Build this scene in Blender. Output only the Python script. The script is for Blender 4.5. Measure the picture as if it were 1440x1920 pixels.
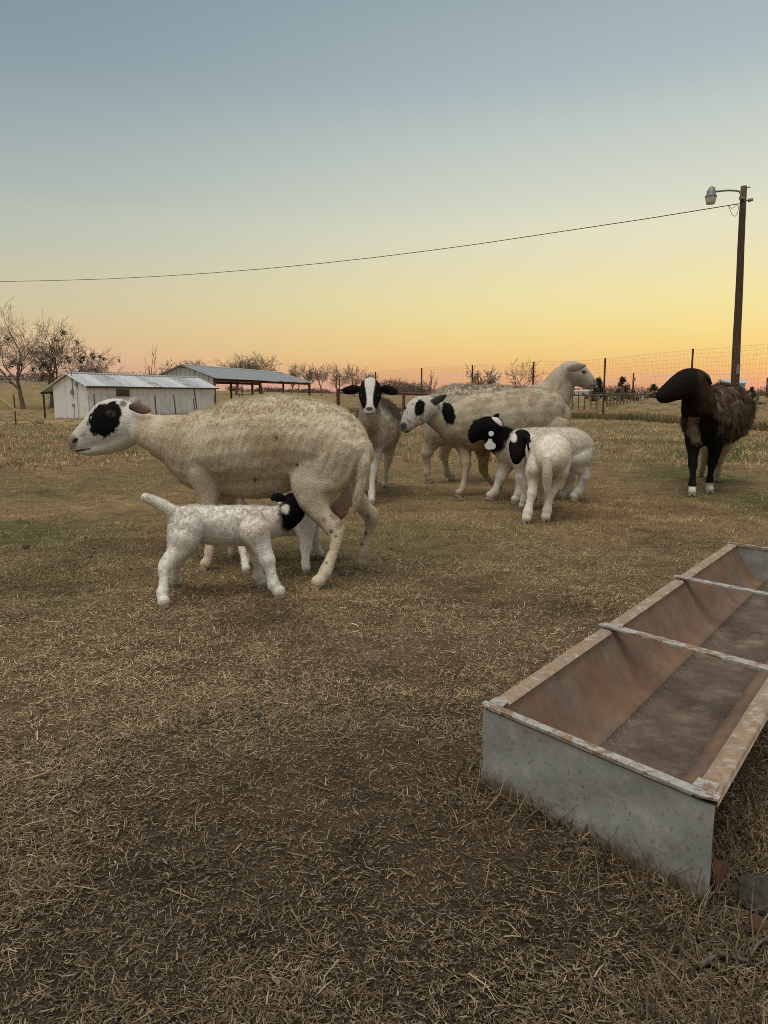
import bpy, bmesh, math, random
import numpy as np
from mathutils import Vector, Matrix
R = math.radians
rng = np.random.default_rng(7)
random.seed(7)
for o in list(bpy.data.objects):
    bpy.data.objects.remove(o)
scene = bpy.context.scene
COL = scene.collection

# ------------------------------------------------------------------ camera
CAM_H = 0.82
FPX = 1387.0
PITCH = math.atan(220 / FPX)
cam_d = bpy.data.cameras.new('camera')
cam_d.sensor_fit = 'VERTICAL'
cam_d.sensor_height = 24.0
cam_d.lens = FPX / 1920 * 24.0
cam_d.clip_start = 0.05
cam_d.clip_end = 6000
cam = bpy.data.objects.new('camera', cam_d)
COL.objects.link(cam)
cam.location = (0, 0, CAM_H)
cam.rotation_euler = (R(90) - PITCH, 0, 0)
scene.camera = cam

# ------------------------------------------------------------------ sky
def s2l(c):
    out = []
    for v in c:
        v = v / 255
        out.append(v / 12.92 if v <= 0.04045 else ((v + 0.055) / 1.055) ** 2.4)
    return out
EXPOSURE = 0.75
SUN_AZ = R(44)            # clockwise from +Y (view direction)
world = bpy.data.worlds.new('World')
scene.world = world
world.use_nodes = True
wn = world.node_tree
wn.nodes.clear()
WL = wn.links.new
def N(tree, t, **kw):
    n = tree.nodes.new(t)
    for k, v in kw.items():
        setattr(n, k, v)
    return n
tc = N(wn, 'ShaderNodeTexCoord')
sep = N(wn, 'ShaderNodeSeparateXYZ')
WL(tc.outputs['Generated'], sep.inputs[0])
def ramp(stops):
    r = N(wn, 'ShaderNodeValToRGB')
    cr = r.color_ramp
    cr.interpolation = 'CARDINAL'
    while len(cr.elements) < len(stops):
        cr.elements.new(0.5)
    k = 2 ** (-EXPOSURE)
    for e, (p, c) in zip(cr.elements, stops):
        e.position = p
    for e, (p, c) in zip(cr.elements, stops):
        l = s2l(c)
        e.color = (l[0] * k, l[1] * k, l[2] * k, 1)
    WL(sep.outputs['Z'], r.inputs['Fac'])
    return r
r_far = ramp([(0.0, (196, 162, 158)), (0.018, (213, 171, 155)), (0.045, (226, 189, 154)), (0.096, (220, 203, 166)), (0.162, (203, 204, 183)),
              (0.225, (184, 194, 187)), (0.337, (152, 169, 176)), (0.45, (129, 149, 161)), (1.0, (108, 128, 148))])
r_sun = ramp([(0.0, (230, 170, 142)), (0.018, (247, 184, 130)), (0.045, (254, 211, 131)), (0.096, (255, 235, 160)), (0.162, (248, 237, 191)),
              (0.225, (231, 232, 208)), (0.337, (193, 205, 204)), (0.45, (160, 178, 185)), (1.0, (112, 134, 152))])
# weight towards the sunset
az = N(wn, 'ShaderNodeVectorMath', operation='DOT_PRODUCT')
flat = N(wn, 'ShaderNodeCombineXYZ')
WL(sep.outputs['X'], flat.inputs[0]); WL(sep.outputs['Y'], flat.inputs[1])
nrm = N(wn, 'ShaderNodeVectorMath', operation='NORMALIZE')
WL(flat.outputs[0], nrm.inputs[0])
WL(nrm.outputs[0], az.inputs[0])
az.inputs[1].default_value = (math.sin(SUN_AZ), math.cos(SUN_AZ), 0)
mr = N(wn, 'ShaderNodeMapRange', interpolation_type='SMOOTHSTEP')
mr.inputs['From Min'].default_value = 0.25
mr.inputs['From Max'].default_value = 1.05
WL(az.outputs['Value'], mr.inputs['Value'])
mix = N(wn, 'ShaderNodeMix', data_type='RGBA')
WL(mr.outputs[0], mix.inputs['Factor'])
WL(r_far.outputs['Color'], mix.inputs[6]); WL(r_sun.outputs['Color'], mix.inputs[7])
# thin dusk cloud streaks low over the horizon
mp = N(wn, 'ShaderNodeMapping')
mp.inputs['Scale'].default_value = (5, 5, 130)
WL(tc.outputs['Generated'], mp.inputs['Vector'])
nz = N(wn, 'ShaderNodeTexNoise')
nz.inputs['Scale'].default_value = 1.0
nz.inputs['Detail'].default_value = 4
WL(mp.outputs[0], nz.inputs['Vector'])
cm = N(wn, 'ShaderNodeMapRange')
cm.inputs['From Min'].default_value = 0.585; cm.inputs['From Max'].default_value = 0.66
WL(nz.outputs['Fac'], cm.inputs['Value'])
band = N(wn, 'ShaderNodeValToRGB')
be = band.color_ramp.elements
be[0].position = 0.004; be[0].color = (1, 1, 1, 1)
be[1].position = 0.05; be[1].color = (0, 0, 0, 1)
WL(sep.outputs['Z'], band.inputs['Fac'])
mm = N(wn, 'ShaderNodeMath', operation='MULTIPLY')
WL(cm.outputs[0], mm.inputs[0]); WL(band.outputs['Color'], mm.inputs[1])
mm2 = N(wn, 'ShaderNodeMath', operation='MULTIPLY')
WL(mm.outputs[0], mm2.inputs[0]); mm2.inputs[1].default_value = 0.8
mixc = N(wn, 'ShaderNodeMix', data_type='RGBA')
WL(mm2.outputs[0], mixc.inputs['Factor'])
WL(mix.outputs[2], mixc.inputs[6])
cl = s2l((182, 160, 160))
mixc.inputs[7].default_value = (cl[0] * .78, cl[1] * .78, cl[2] * .78, 1)
bg1 = N(wn, 'ShaderNodeBackground')
WL(mixc.outputs[2], bg1.inputs['Color'])
bg1.inputs['Strength'].default_value = 1.0
sky = N(wn, 'ShaderNodeTexSky')
sky.sky_type = 'NISHITA'
sky.sun_disc = False
sky.sun_elevation = R(1.0)
sky.sun_rotation = SUN_AZ
bg2 = N(wn, 'ShaderNodeBackground')
WL(sky.outputs[0], bg2.inputs['Color'])
bg2.inputs['Strength'].default_value = 0.05
mixs = N(wn, 'ShaderNodeMixShader')
mixs.inputs[0].default_value = 0.12
WL(bg1.outputs[0], mixs.inputs[1]); WL(bg2.outputs[0], mixs.inputs[2])
wo = N(wn, 'ShaderNodeOutputWorld')
WL(mixs.outputs[0], wo.inputs['Surface'])

# ------------------------------------------------------------------ added sky fill: very soft overhead lamp, not the sunset itself
sky_fill_d = bpy.data.lights.new('sun', 'SUN')
sky_fill_d.energy = 1.5
sky_fill_d.angle = R(55)
sky_fill_d.color = (1.0, 0.91, 0.77)
sun = bpy.data.objects.new('sun', sky_fill_d)
COL.objects.link(sun)
FILL_DIR = Vector((-0.16, -0.24, 0.97)).normalized()     # towards the light
sun.rotation_euler = FILL_DIR.to_track_quat('Z', 'Y').to_euler()

scene.view_settings.view_transform = 'Standard'
scene.view_settings.look = 'None'
scene.view_settings.exposure = EXPOSURE
scene.view_settings.gamma = 1.0
scene.render.engine = 'CYCLES'
scene.cycles.use_denoising = False
scene.cycles.filter_width = 0.95
scene.cycles.max_bounces = 6
scene.cycles.transparent_max_bounces = 6
scene.cycles_curves.shape = 'RIBBONS'

# ------------------------------------------------------------------ helpers
def ray(px, py):
    c, s = math.cos(PITCH), math.sin(PITCH)
    a, b = (px - 720) / FPX, -(py - 960) / FPX
    return Vector((a, c + b * s, -s + b * c))
def P(px, py, Y):
    d = ray(px, py)
    return Vector((0, 0, CAM_H)) + d * (Y / d.y)
def mpp(p):
    """metres per photo pixel at a world point"""
    d = (Vector(p) - Vector((0, 0, CAM_H))).dot(Vector((0, math.cos(PITCH), -math.sin(PITCH))))
    return d / FPX
def PZ(px, py, z):
    d = ray(px, py)
    return Vector((0, 0, CAM_H)) + d * ((z - CAM_H) / d.z)
def project(V):
    c, s = math.cos(PITCH), math.sin(PITCH)
    q = np.asarray(V, float) - np.array([0, 0, CAM_H])
    dep = q[:, 1] * c - q[:, 2] * s
    up = q[:, 1] * s + q[:, 2] * c
    return 720 + FPX * q[:, 0] / dep, 960 - FPX * up / dep

def sm(a, b, x):
    t = np.clip((x - a) / (b - a), 0, 1)
    return t * t * (3 - 2 * t)
def _hash(ix, iy, iz, seed):
    h = (ix.astype(np.int64) * 374761393 + iy.astype(np.int64) * 668265263 + iz.astype(np.int64) * 2147483647 + seed * 974711) & 0xffffffff
    h = ((h ^ (h >> 13)) * 1274126177) & 0xffffffff
    h = h ^ (h >> 16)
    return (h & 0xffff) / 65535.0
def vnoise(V, scale, seed=0):
    q = np.asarray(V, float) * scale
    i = np.floor(q); f = q - i; f = f * f * (3 - 2 * f)
    i = i.astype(np.int64)
    out = 0
    for dx in (0, 1):
        for dy in (0, 1):
            for dz in (0, 1):
                w = (f[:, 0] if dx else 1 - f[:, 0]) * (f[:, 1] if dy else 1 - f[:, 1]) * (f[:, 2] if dz else 1 - f[:, 2])
                out = out + w * _hash(i[:, 0] + dx, i[:, 1] + dy, i[:, 2] + dz, seed)
    return out
def fnoise(V, scale, seed=0, oct=3):
    o = 0; a = 0.5; t = 0
    for k in range(oct):
        o = o + a * vnoise(V, scale * 2 ** k, seed + k * 11); t += a; a *= 0.5
    return o / t

def terrain_np(x, y, fine=True):
    x = np.asarray(x, float); y = np.asarray(y, float)
    dip = -0.6 * sm(12, 38, y) * (1 - sm(64, 92, y)) * sm(3, -9, x)
    hx = np.interp(x / np.maximum(y, 1), [-0.62, -0.5, -0.38, -0.25, -0.1, 0.05, 0.3], [3.6, 3.2, 2.4, 1.5, 1.1, 0.55, 0.35])
    hill = hx * sm(66, 125, y)
    back = 0.0
    z = dip + hill
    if fine:
        V = np.stack([x, y, np.zeros_like(x)], -1).reshape(-1, 3)
        fade = 1 / (1 + (np.hypot(x, y) / 30) ** 2)
        n = ((fnoise(V, 2.2, 3) - .5) * 0.035 + (fnoise(V, 9, 5) - .5) * 0.022).reshape(x.shape)
        big = ((fnoise(V, 0.18, 9) - .5) * 0.16).reshape(x.shape) * sm(9, 20, y)
        z = z + n * fade + big
    return z
def terr(x, y):
    return float(terrain_np(np.array([x]), np.array([y]))[0])
def GP(px, py):
    """where the ray of a photo point meets the ground"""
    d = ray(px, py); o = Vector((0, 0, CAM_H)); t = 0.5
    while t < 900:
        p = o + d * t
        if p.z <= float(terrain_np(p.x, p.y, False)) + .01:
            break
        t *= 1.004
    for _ in range(3):
        z = terr(p.x, p.y); t = (z - CAM_H) / d.z if p.y < 60 else t; p = o + d * t
    return p

# ---- materials
def mat(name):
    m = bpy.data.materials.new(name)
    m.use_nodes = True
    t = m.node_tree
    b = t.nodes['Principled BSDF']
    return m, t, b
def set_spec(b, v):
    b.inputs['Specular IOR Level'].default_value = v
def mat_plain(name, col, rough=0.8, metal=0.0, var=0.25, scale=6.0, bump=0.0, bscale=40, col2=None, thr=(0.4, 0.65), spec=0.3):
    """colour broken up by procedural noise, with optional second (wear) colour"""
    m, t, b = mat(name)
    L = t.links.new
    tcn = N(t, 'ShaderNodeTexCoord')
    n1 = N(t, 'ShaderNodeTexNoise'); n1.inputs['Scale'].default_value = scale; n1.inputs['Detail'].default_value = 10
    n1.inputs['Roughness'].default_value = 0.72
    L(tcn.outputs['Object'], n1.inputs['Vector'])
    r = N(t, 'ShaderNodeMapRange')
    r.inputs['To Min'].default_value = 1 - var; r.inputs['To Max'].default_value = 1 + var
    r.inputs['From Min'].default_value = 0.25; r.inputs['From Max'].default_value = 0.75
    L(n1.outputs['Fac'], r.inputs['Value'])
    mul = N(t, 'ShaderNodeVectorMath', operation='SCALE')
    L(r.outputs[0], mul.inputs['Scale'])
    if col2 is not None:
        n2 = N(t, 'ShaderNodeTexNoise'); n2.inputs['Scale'].default_value = scale * 0.6; n2.inputs['Detail'].default_value = 8
        n2.inputs['Roughness'].default_value = 0.7
        mpp_ = N(t, 'ShaderNodeMapping'); mpp_.inputs['Location'].default_value = (3.1, 7.7, 1.3)
        L(tcn.outputs['Object'], mpp_.inputs['Vector']); L(mpp_.outputs[0], n2.inputs['Vector'])
        r2 = N(t, 'ShaderNodeMapRange', interpolation_type='SMOOTHSTEP')
        r2.inputs['From Min'].default_value = thr[0]; r2.inputs['From Max'].default_value = thr[1]
        L(n2.outputs['Fac'], r2.inputs['Value'])
        mx = N(t, 'ShaderNodeMix', data_type='RGBA')
        mx.inputs[6].default_value = (*col, 1); mx.inputs[7].default_value = (*col2, 1)
        L(r2.outputs[0], mx.inputs['Factor'])
        L(mx.outputs[2], mul.inputs[0])
    else:
        mul.inputs[0].default_value = col
    L(mul.outputs[0], b.inputs['Base Color'])
    b.inputs['Roughness'].default_value = rough
    b.inputs['Metallic'].default_value = metal
    set_spec(b, spec)
    if bump:
        n3 = N(t, 'ShaderNodeTexNoise'); n3.inputs['Scale'].default_value = bscale; n3.inputs['Detail'].default_value = 5
        L(tcn.outputs['Object'], n3.inputs['Vector'])
        bp = N(t, 'ShaderNodeBump'); bp.inputs['Strength'].default_value = bump; bp.inputs['Distance'].default_value = 0.01
        L(n3.outputs['Fac'], bp.inputs['Height']); L(bp.outputs[0], b.inputs['Normal'])
    return m
def mat_attr(name, attr='Col', rough=0.9, spec=0.15, var=0.0, scale=30, bump=0.0, bscale=120, sheen=0.0, trans=0.0):
    m, t, b = mat(name)
    L = t.links.new
    a = N(t, 'ShaderNodeAttribute', attribute_name=attr)
    src = a.outputs['Color']
    tcn = N(t, 'ShaderNodeTexCoord')
    if var:
        n1 = N(t, 'ShaderNodeTexNoise'); n1.inputs['Scale'].default_value = scale; n1.inputs['Detail'].default_value = 6
        n1.inputs['Roughness'].default_value = 0.7
        L(tcn.outputs['Object'], n1.inputs['Vector'])
        r = N(t, 'ShaderNodeMapRange'); r.inputs['From Min'].default_value = .25; r.inputs['From Max'].default_value = .75
        r.inputs['To Min'].default_value = 1 - var; r.inputs['To Max'].default_value = 1 + var
        L(n1.outputs['Fac'], r.inputs['Value'])
        mul = N(t, 'ShaderNodeVectorMath', operation='SCALE')
        L(a.outputs['Color'], mul.inputs[0]); L(r.outputs[0], mul.inputs['Scale'])
        src = mul.outputs[0]
    L(src, b.inputs['Base Color'])
    b.inputs['Roughness'].default_value = rough
    set_spec(b, spec)
    if bump:
        n3 = N(t, 'ShaderNodeTexNoise'); n3.inputs['Scale'].default_value = bscale; n3.inputs['Detail'].default_value = 5
        L(tcn.outputs['Object'], n3.inputs['Vector'])
        bp = N(t, 'ShaderNodeBump'); bp.inputs['Strength'].default_value = bump; bp.inputs['Distance'].default_value = 0.01
        L(n3.outputs['Fac'], bp.inputs['Height']); L(bp.outputs[0], b.inputs['Normal'])
    if trans:
        out = t.nodes['Material Output']
        tr = N(t, 'ShaderNodeBsdfTranslucent'); L(src, tr.inputs['Color'])
        ms = N(t, 'ShaderNodeMixShader'); ms.inputs[0].default_value = trans
        L(b.outputs[0], ms.inputs[1]); L(tr.outputs[0], ms.inputs[2]); L(ms.outputs[0], out.inputs['Surface'])
    return m

# ---- meshes and objects
def mesh_np(name, V, F, m=None, smooth=False, cols=None):
    """F: list of faces, or an int array of tris / quads"""
    me = bpy.data.meshes.new(name)
    V = np.asarray(V, np.float32)
    if isinstance(F, np.ndarray):
        k = F.shape[1]
        me.vertices.add(len(V)); me.vertices.foreach_set('co', V.ravel())
        me.loops.add(F.size); me.loops.foreach_set('vertex_index', F.ravel().astype(np.int32))
        me.polygons.add(len(F)); me.polygons.foreach_set('loop_start', np.arange(0, F.size, k, dtype=np.int32))
        me.update(calc_edges=True)
    else:
        me.from_pydata([tuple(v) for v in V], [], F)
        me.update()
    if smooth:
        me.polygons.foreach_set('use_smooth', np.ones(len(me.polygons), bool))
    if cols is not None:
        a = me.color_attributes.new('Col', 'FLOAT_COLOR', 'POINT')
        c4 = np.ones((len(V), 4), np.float32); c4[:, :3] = cols
        a.data.foreach_set('color', c4.ravel())
    if m is not None:
        me.materials.append(m)
    return me
def link(name, me, parent=None, loc=None):
    o = bpy.data.objects.new(name, me)
    COL.objects.link(o)
    if loc is not None:
        o.location = loc
    if parent is not None:
        o.parent = parent
    return o
def thing(name, label, cat, loc=(0, 0, 0), rz=0.0, group=None):
    o = bpy.data.objects.new(name, None)
    o.empty_display_size = 0.2
    COL.objects.link(o)
    o.location = loc; o.rotation_euler = (0, 0, rz)
    tag(o, label, cat, group)
    return o
def tag(o, label, cat, group=None):
    o['label'] = label; o['category'] = cat
    if group:
        o['group'] = group
    return o
# child_world of a child: same inverse as its parent keeps world coordinates
def child_world(name, me, parent):
    o = link(name, me, parent)
    if parent.parent is None and parent.type == 'EMPTY':
        o.matrix_parent_inverse = parent_matrix(parent).inverted()
    else:
        o.matrix_parent_inverse = Matrix.Identity(4)
        # parent mesh itself sits at identity in world space
    return o
def parent_matrix(p):
    m = Matrix.LocRotScale(p.location, p.rotation_euler, p.scale)
    return m
class MB:
    """collects simple solids into one mesh"""
    def __init__(s): s.v = []; s.f = []
    def box(s, c, size, rot=None):
        c = Vector(c); h = [x / 2 for x in size]; n = len(s.v)
        for z in (-1, 1):
            for y in (-1, 1):
                for x in (-1, 1):
                    q = Vector((x * h[0], y * h[1], z * h[2]))
                    if rot is not None: q = rot @ q
                    s.v.append(c + q)
        for f in ((0, 2, 3, 1), (4, 5, 7, 6), (0, 1, 5, 4), (2, 6, 7, 3), (0, 4, 6, 2), (1, 3, 7, 5)):
            s.f.append([n + i for i in f])
        return s
    def tube(s, pts, rad, n=6, cap=True):
        pts = [Vector(p) for p in pts]
        if not hasattr(rad, '__len__'): rad = [rad] * len(pts)
        base = len(s.v); prev = None
        for i, p in enumerate(pts):
            t = (pts[min(i + 1, len(pts) - 1)] - pts[max(i - 1, 0)])
            t = t.normalized() if t.length > 1e-9 else Vector((0, 0, 1))
            a = prev if prev is not None else (Vector((0, 0, 1)) if abs(t.z) < 0.9 else Vector((1, 0, 0)))
            a = (a - t * a.dot(t)).normalized(); b = t.cross(a); prev = a
            for k in range(n):
                an = 2 * math.pi * k / n
                s.v.append(p + (a * math.cos(an) + b * math.sin(an)) * rad[i])
        for i in range(len(pts) - 1):
            for k in range(n):
                k2 = (k + 1) % n
                s.f.append([base + i * n + k, base + i * n + k2, base + (i + 1) * n + k2, base + (i + 1) * n + k])
        if cap:
            s.f.append([base + k for k in range(n)][::-1])
            s.f.append([base + (len(pts) - 1) * n + k for k in range(n)])
        return s
    def prism(s, poly, off):
        """poly: 3-D outline, extruded by off"""
        n = len(s.v); k = len(poly); off = Vector(off)
        s.v += [Vector(p) for p in poly] + [Vector(p) + off for p in poly]
        s.f.append([n + i for i in range(k)][::-1]); s.f.append([n + k + i for i in range(k)])
        for i in range(k):
            j = (i + 1) % k
            s.f.append([n + i, n + j, n + k + j, n + k + i])
        return s
    def mesh(s, name, m, smooth=False):
        return mesh_np(name, [tuple(v) for v in s.v], s.f, m, smooth)
    def world(s, name, m, parent, smooth=False):
        return child_world(name, s.mesh(name, m, smooth), parent)

# ================================================================== GROUND
def zone_colour(x, y, seed=0):
    """colour of soil / dead grass / green growth at a place in the pen"""
    V = np.stack([x, y, np.zeros_like(x)], -1)
    r = np.hypot(x, y)
    n1 = fnoise(V, 0.9, 21); n2 = fnoise(V, 0.35, 31); n3 = fnoise(V, 3.2, 41)
    tan = np.array([0.335, 0.232, 0.122]); brown = np.array([0.205, 0.138, 0.082]); green = np.array([0.15, 0.145, 0.06]); dark = np.array([0.05, 0.040, 0.028])
    k = sm(2.6, 5.2, r + (n1 - .5) * 2.0)[:, None]
    c = brown * (1 - k) + tan * k
    kd = (sm(2.5, 1.1, r + (n1 - .5) * 1.2) * 0.95)[:, None]  # dark bare soil up front, with foreground light falloff painted in
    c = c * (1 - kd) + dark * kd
    g = sm(0.50, 0.68, n1 * 0.5 + n2 * 0.35 + n3 * 0.15 + 0.02) * sm(2.6, 4.2, r) * 0.55
    # greener growth at the left of the pen, by the wire fence and on the strip before the shed
    u = x / np.maximum(y, 0.5)
    A_ = np.array([0.62, 1.10])
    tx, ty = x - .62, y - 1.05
    mud_shade = sm(-.05, .25, tx * .72 - ty * .55 + (n3 - .5) * .2) * sm(2.2, 1.6, y) * .75  # dark moist soil plus the trough's shadow, painted into the ground colour
    c = c * (1 - mud_shade[:, None]) + np.array([0.055, 0.043, 0.032]) * mud_shade[:, None]
    g = g + 0.5 * sm(-0.33, -0.47, u + (n3 - .5) * .12) * sm(2.2, 3.0, y) * sm(7.0, 4.5, y) * sm(.38, .55, n1)
    g = g + 0.6 * sm(0.28, 0.42, u) * sm(3.6, 4.6, y) * sm(16, 9, y) * sm(.35, .5, n1)
    g = g + 0.95 * np.exp(-((y - 21.5 - (n2 - .5) * 4) / 2.2) ** 2) * sm(-0.22, -0.30, u)
    g = np.clip(g, 0, 0.9)[:, None]
    c = c * (1 - g) + green * g
    # reddish dead patch right of the lambs
    rp = 0.55 * np.exp(-(((x - 1.75) / 0.75) ** 2 + ((y - 5.4) / 0.7) ** 2))[:, None]
    c = c * (1 - rp) + np.array([0.25, 0.14, 0.065]) * rp
    # paler hay-strewn yard in front of the shed
    pv = sm(24, 28, y) * sm(44, 38, y) * sm(-0.25, -0.34, u)
    pv = pv[:, None] * .7
    c = c * (1 - pv) + np.array([0.42, 0.31, 0.17]) * pv
    far = sm(45, 90, y)[:, None] * .6
    c = c * (1 - far) + np.array([0.30, 0.215, 0.105]) * far
    return c * (0.6 + 0.5 * n3[:, None] + .35 * (fnoise(V, 1.4, 51)[:, None]))

def build_ground():
    rad = np.concatenate([np.geomspace(0.25, 14, 190), np.geomspace(14.4, 170, 110)[0:], np.geomspace(180, 2600, 24)])
    fr = np.linspace(-48, 48, 230); back = np.linspace(48, 312, 66)[1:-1]
    ang = np.radians(np.concatenate([fr, back]))
    A, Rr = np.meshgrid(ang, rad)
    X = Rr * np.sin(A); Y = Rr * np.cos(A)
    Z = terrain_np(X, Y)
    V = np.stack([X, Y, Z], -1).reshape(-1, 3)
    na, nr = len(ang), len(rad)
    i, j = np.meshgrid(np.arange(nr - 1), np.arange(na), indexing='ij')
    j2 = (j + 1) % na
    F = np.stack([i * na + j, (i + 1) * na + j, (i + 1) * na + j2, i * na + j2], -1).reshape(-1, 4)
    c0 = len(V)
    V = np.vstack([V, [[0, 0, 0]]])
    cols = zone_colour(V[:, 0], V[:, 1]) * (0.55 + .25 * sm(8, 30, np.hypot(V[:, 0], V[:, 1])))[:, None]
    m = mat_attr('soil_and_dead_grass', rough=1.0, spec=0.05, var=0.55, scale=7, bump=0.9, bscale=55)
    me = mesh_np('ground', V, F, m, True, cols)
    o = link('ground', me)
    o['kind'] = 'structure'
build_ground()

def blades(name, n, rmin, rmax, length, lean, width, colour, half_ang=31, label=None, seg=2, power=1.0, lie=0.0, mask=None, curve=0.5, m=None):
    """dead grass: bent ribbons rooted on the ground inside a sector"""
    u = rng.random(n)
    r = rmin * (rmax / rmin) ** (u ** power)
    a = np.radians(rng.uniform(-half_ang, half_ang, n))
    x, y = r * np.sin(a), r * np.cos(a)
    if mask is not None:
        k = rng.random(n) < mask(x, y)
        x, y, r = x[k], y[k], r[k]; n = len(x)
    z = terrain_np(x, y)
    az_ = rng.uniform(0, 2 * np.pi, n)
    L = length[0] * (length[1] / length[0]) ** rng.random(n)
    ln = np.radians(rng.uniform(lean[0], lean[1], n))           # from vertical
    W = rng.uniform(width[0], width[1], n)
    h = np.stack([np.cos(az_), np.sin(az_), np.zeros(n)], -1)
    sd = np.stack([-np.sin(az_ + rng.normal(0, .4, n)), np.cos(az_), rng.normal(0, .25, n)], -1)
    root = np.stack([x, y, z - 0.002 + rng.random(n) * lie], -1)
    up = np.array([0, 0, 1.0])
    d1 = h * np.sin(ln)[:, None] + up * np.cos(ln)[:, None]
    ln2 = ln + curve * rng.uniform(-.4, 1, n)
    az2 = rng.normal(0, .6 * curve, n)
    h2 = h * np.cos(az2)[:, None] + np.stack([-h[:, 1], h[:, 0], h[:, 2]], -1) * np.sin(az2)[:, None]
    d2 = h2 * np.sin(ln2)[:, None] + up * np.cos(ln2)[:, None]
    mid = root + d1 * (L * .55)[:, None]
    tip = mid + d2 * (L * .45)[:, None]
    tip[:, 2] = np.maximum(tip[:, 2], z + 0.001 + lie * .3)
    w = sd * (W / 2)[:, None]
    V = np.stack([root - w, root + w, mid - w * .85, mid + w * .85, tip - w * .25, tip + w * .25], 1).reshape(-1, 3)
    c = colour(x, y, n)
    if seg == 1:
        V = np.stack([root - w, root + w, tip + w * .5, tip - w * .5], 1).reshape(-1, 3)
        F = np.arange(n)[:, None] * 4 + np.array([0, 1, 2, 3])
    else:
        b = np.arange(n)[:, None] * 6
        F = np.concatenate([b + np.array([0, 1, 3, 2]), b + np.array([2, 3, 5, 4])], 0)
    C = np.repeat(c, 4 if seg == 1 else 6, 0)
    me = mesh_np(name, V, F.astype(np.int64), m, False, C)
    o = link(name, me)
    o['kind'] = 'stuff'; o['label'] = label; o['category'] = 'grass'
    return o
M_STRAW = mat_attr('dry_straw', rough=0.75, spec=0.25, trans=0.25)
def straw_mix(x, y, n):
    zc = zone_colour(x, y)
    pal = np.array([[.72, .57, .36], [.56, .42, .245], [.38, .27, .15], [.25, .17, .095], [.58, .49, .34], [.13, .09, .055]])
    w = np.array([.12, .20, .22, .20, .08, .18])
    c = pal[rng.choice(len(pal), n, p=w)]
    return np.clip(c * (.66 + .62 * sm(1.0, 2.5, np.hypot(x, y)))[:, None] * (.62 + .5 * fnoise(np.stack([x, y, x * 0], -1), 1.3, 131))[:, None] + zc * .22, 0, 1) * rng.uniform(.6, 1.2, n)[:, None]  # straw dims toward the camera: foreground light falloff put into its colour
def grass_mix(x, y, n):
    zc = zone_colour(x, y)
    pal = np.array([[.46, .34, .185], [.38, .27, .14], [.24, .165, .09], [.54, .43, .26]])
    c = pal[rng.choice(len(pal), n, p=[.3, .35, .25, .1])]
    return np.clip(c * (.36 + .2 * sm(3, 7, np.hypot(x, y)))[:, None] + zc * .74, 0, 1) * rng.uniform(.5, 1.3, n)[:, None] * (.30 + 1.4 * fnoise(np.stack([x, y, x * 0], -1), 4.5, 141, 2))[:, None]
TROUGH_BOX = []
def patchy(x, y):
    V = np.stack([x, y, np.zeros_like(x)], -1)
    d = fnoise(V, 2.6, 77) * .65 + fnoise(V, .8, 78) * .35
    bare = .85 * np.exp(-(((x - .13) / .24) ** 2 + ((y - 1.22) / .22) ** 2)) + .6 * np.exp(-(((x - .35) / .5) ** 2 + ((y - 2.3) / .5) ** 2))
    return np.clip(0.12 + 1.2 * sm(.36, .60, d), 0, 1) * (1 - np.clip(bare, 0, .9))
blades('straw_chips', 270000, 0.6, 4.2, (0.004, 0.016), (66, 98), (0.0010, 0.0024), straw_mix, label='fine chaff and broken straw ground into the bare soil', lie=0.008, mask=lambda x, y: .25 + .75 * patchy(x, y), m=M_STRAW, seg=1)
blades('straw_litter', 150000, 0.6, 6.5, (0.010, 0.032), (62, 97), (0.0010, 0.0025), straw_mix, label='short dry straw clippings trampled over the bare soil', lie=0.011, mask=lambda x, y: patchy(x, y) * sm(6.5, 3.5, np.hypot(x, y)), power=1.0, m=M_STRAW, curve=.8)
blades('long_straw', 1700, 0.6, 5, (0.035, 0.085), (78, 94), (0.0010, 0.0026), lambda x, y, n: straw_mix(x, y, n) * 1.15, label='long pale hay stems lying on the soil', lie=0.010, m=M_STRAW, power=.9, curve=1.0)
blades('stubble_grass', 70000, 0.7, 5.0, (0.010, 0.03), (25, 80), (0.0009, 0.0022), straw_mix, label='short dead stubble standing in the trampled soil', mask=lambda x, y: patchy(x, y) * .8, power=.9, m=M_STRAW)
def pen_cover(x, y):
    V = np.stack([x, y, np.zeros_like(x)], -1)
    r = np.hypot(x, y) + (fnoise(V, 1.1, 55) - .5) * 3.2
    return np.clip(sm(1.7, 3.9, r) * (.25 + .9 * sm(.35, .62, fnoise(V, 2.2, 66))), 0.03, 1)
blades('dead_grass', 260000, 2.0, 12, (0.016, 0.050), (35, 93), (0.0014, 0.0034), grass_mix, label='tan dead grass of the pen around the sheep', mask=pen_cover, m=M_STRAW, power=.9, curve=.9)
blades('pasture_grass', 130000, 9, 48, (0.03, 0.09), (15, 75), (0.006, 0.018), grass_mix, label='yellow winter pasture behind the sheep', m=M_STRAW, half_ang=30, power=.75, seg=1, mask=lambda x, y: .35 + .65 * sm(.4, .6, fnoise(np.stack([x, y * .6, x * 0], -1), .9, 67)))

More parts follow.
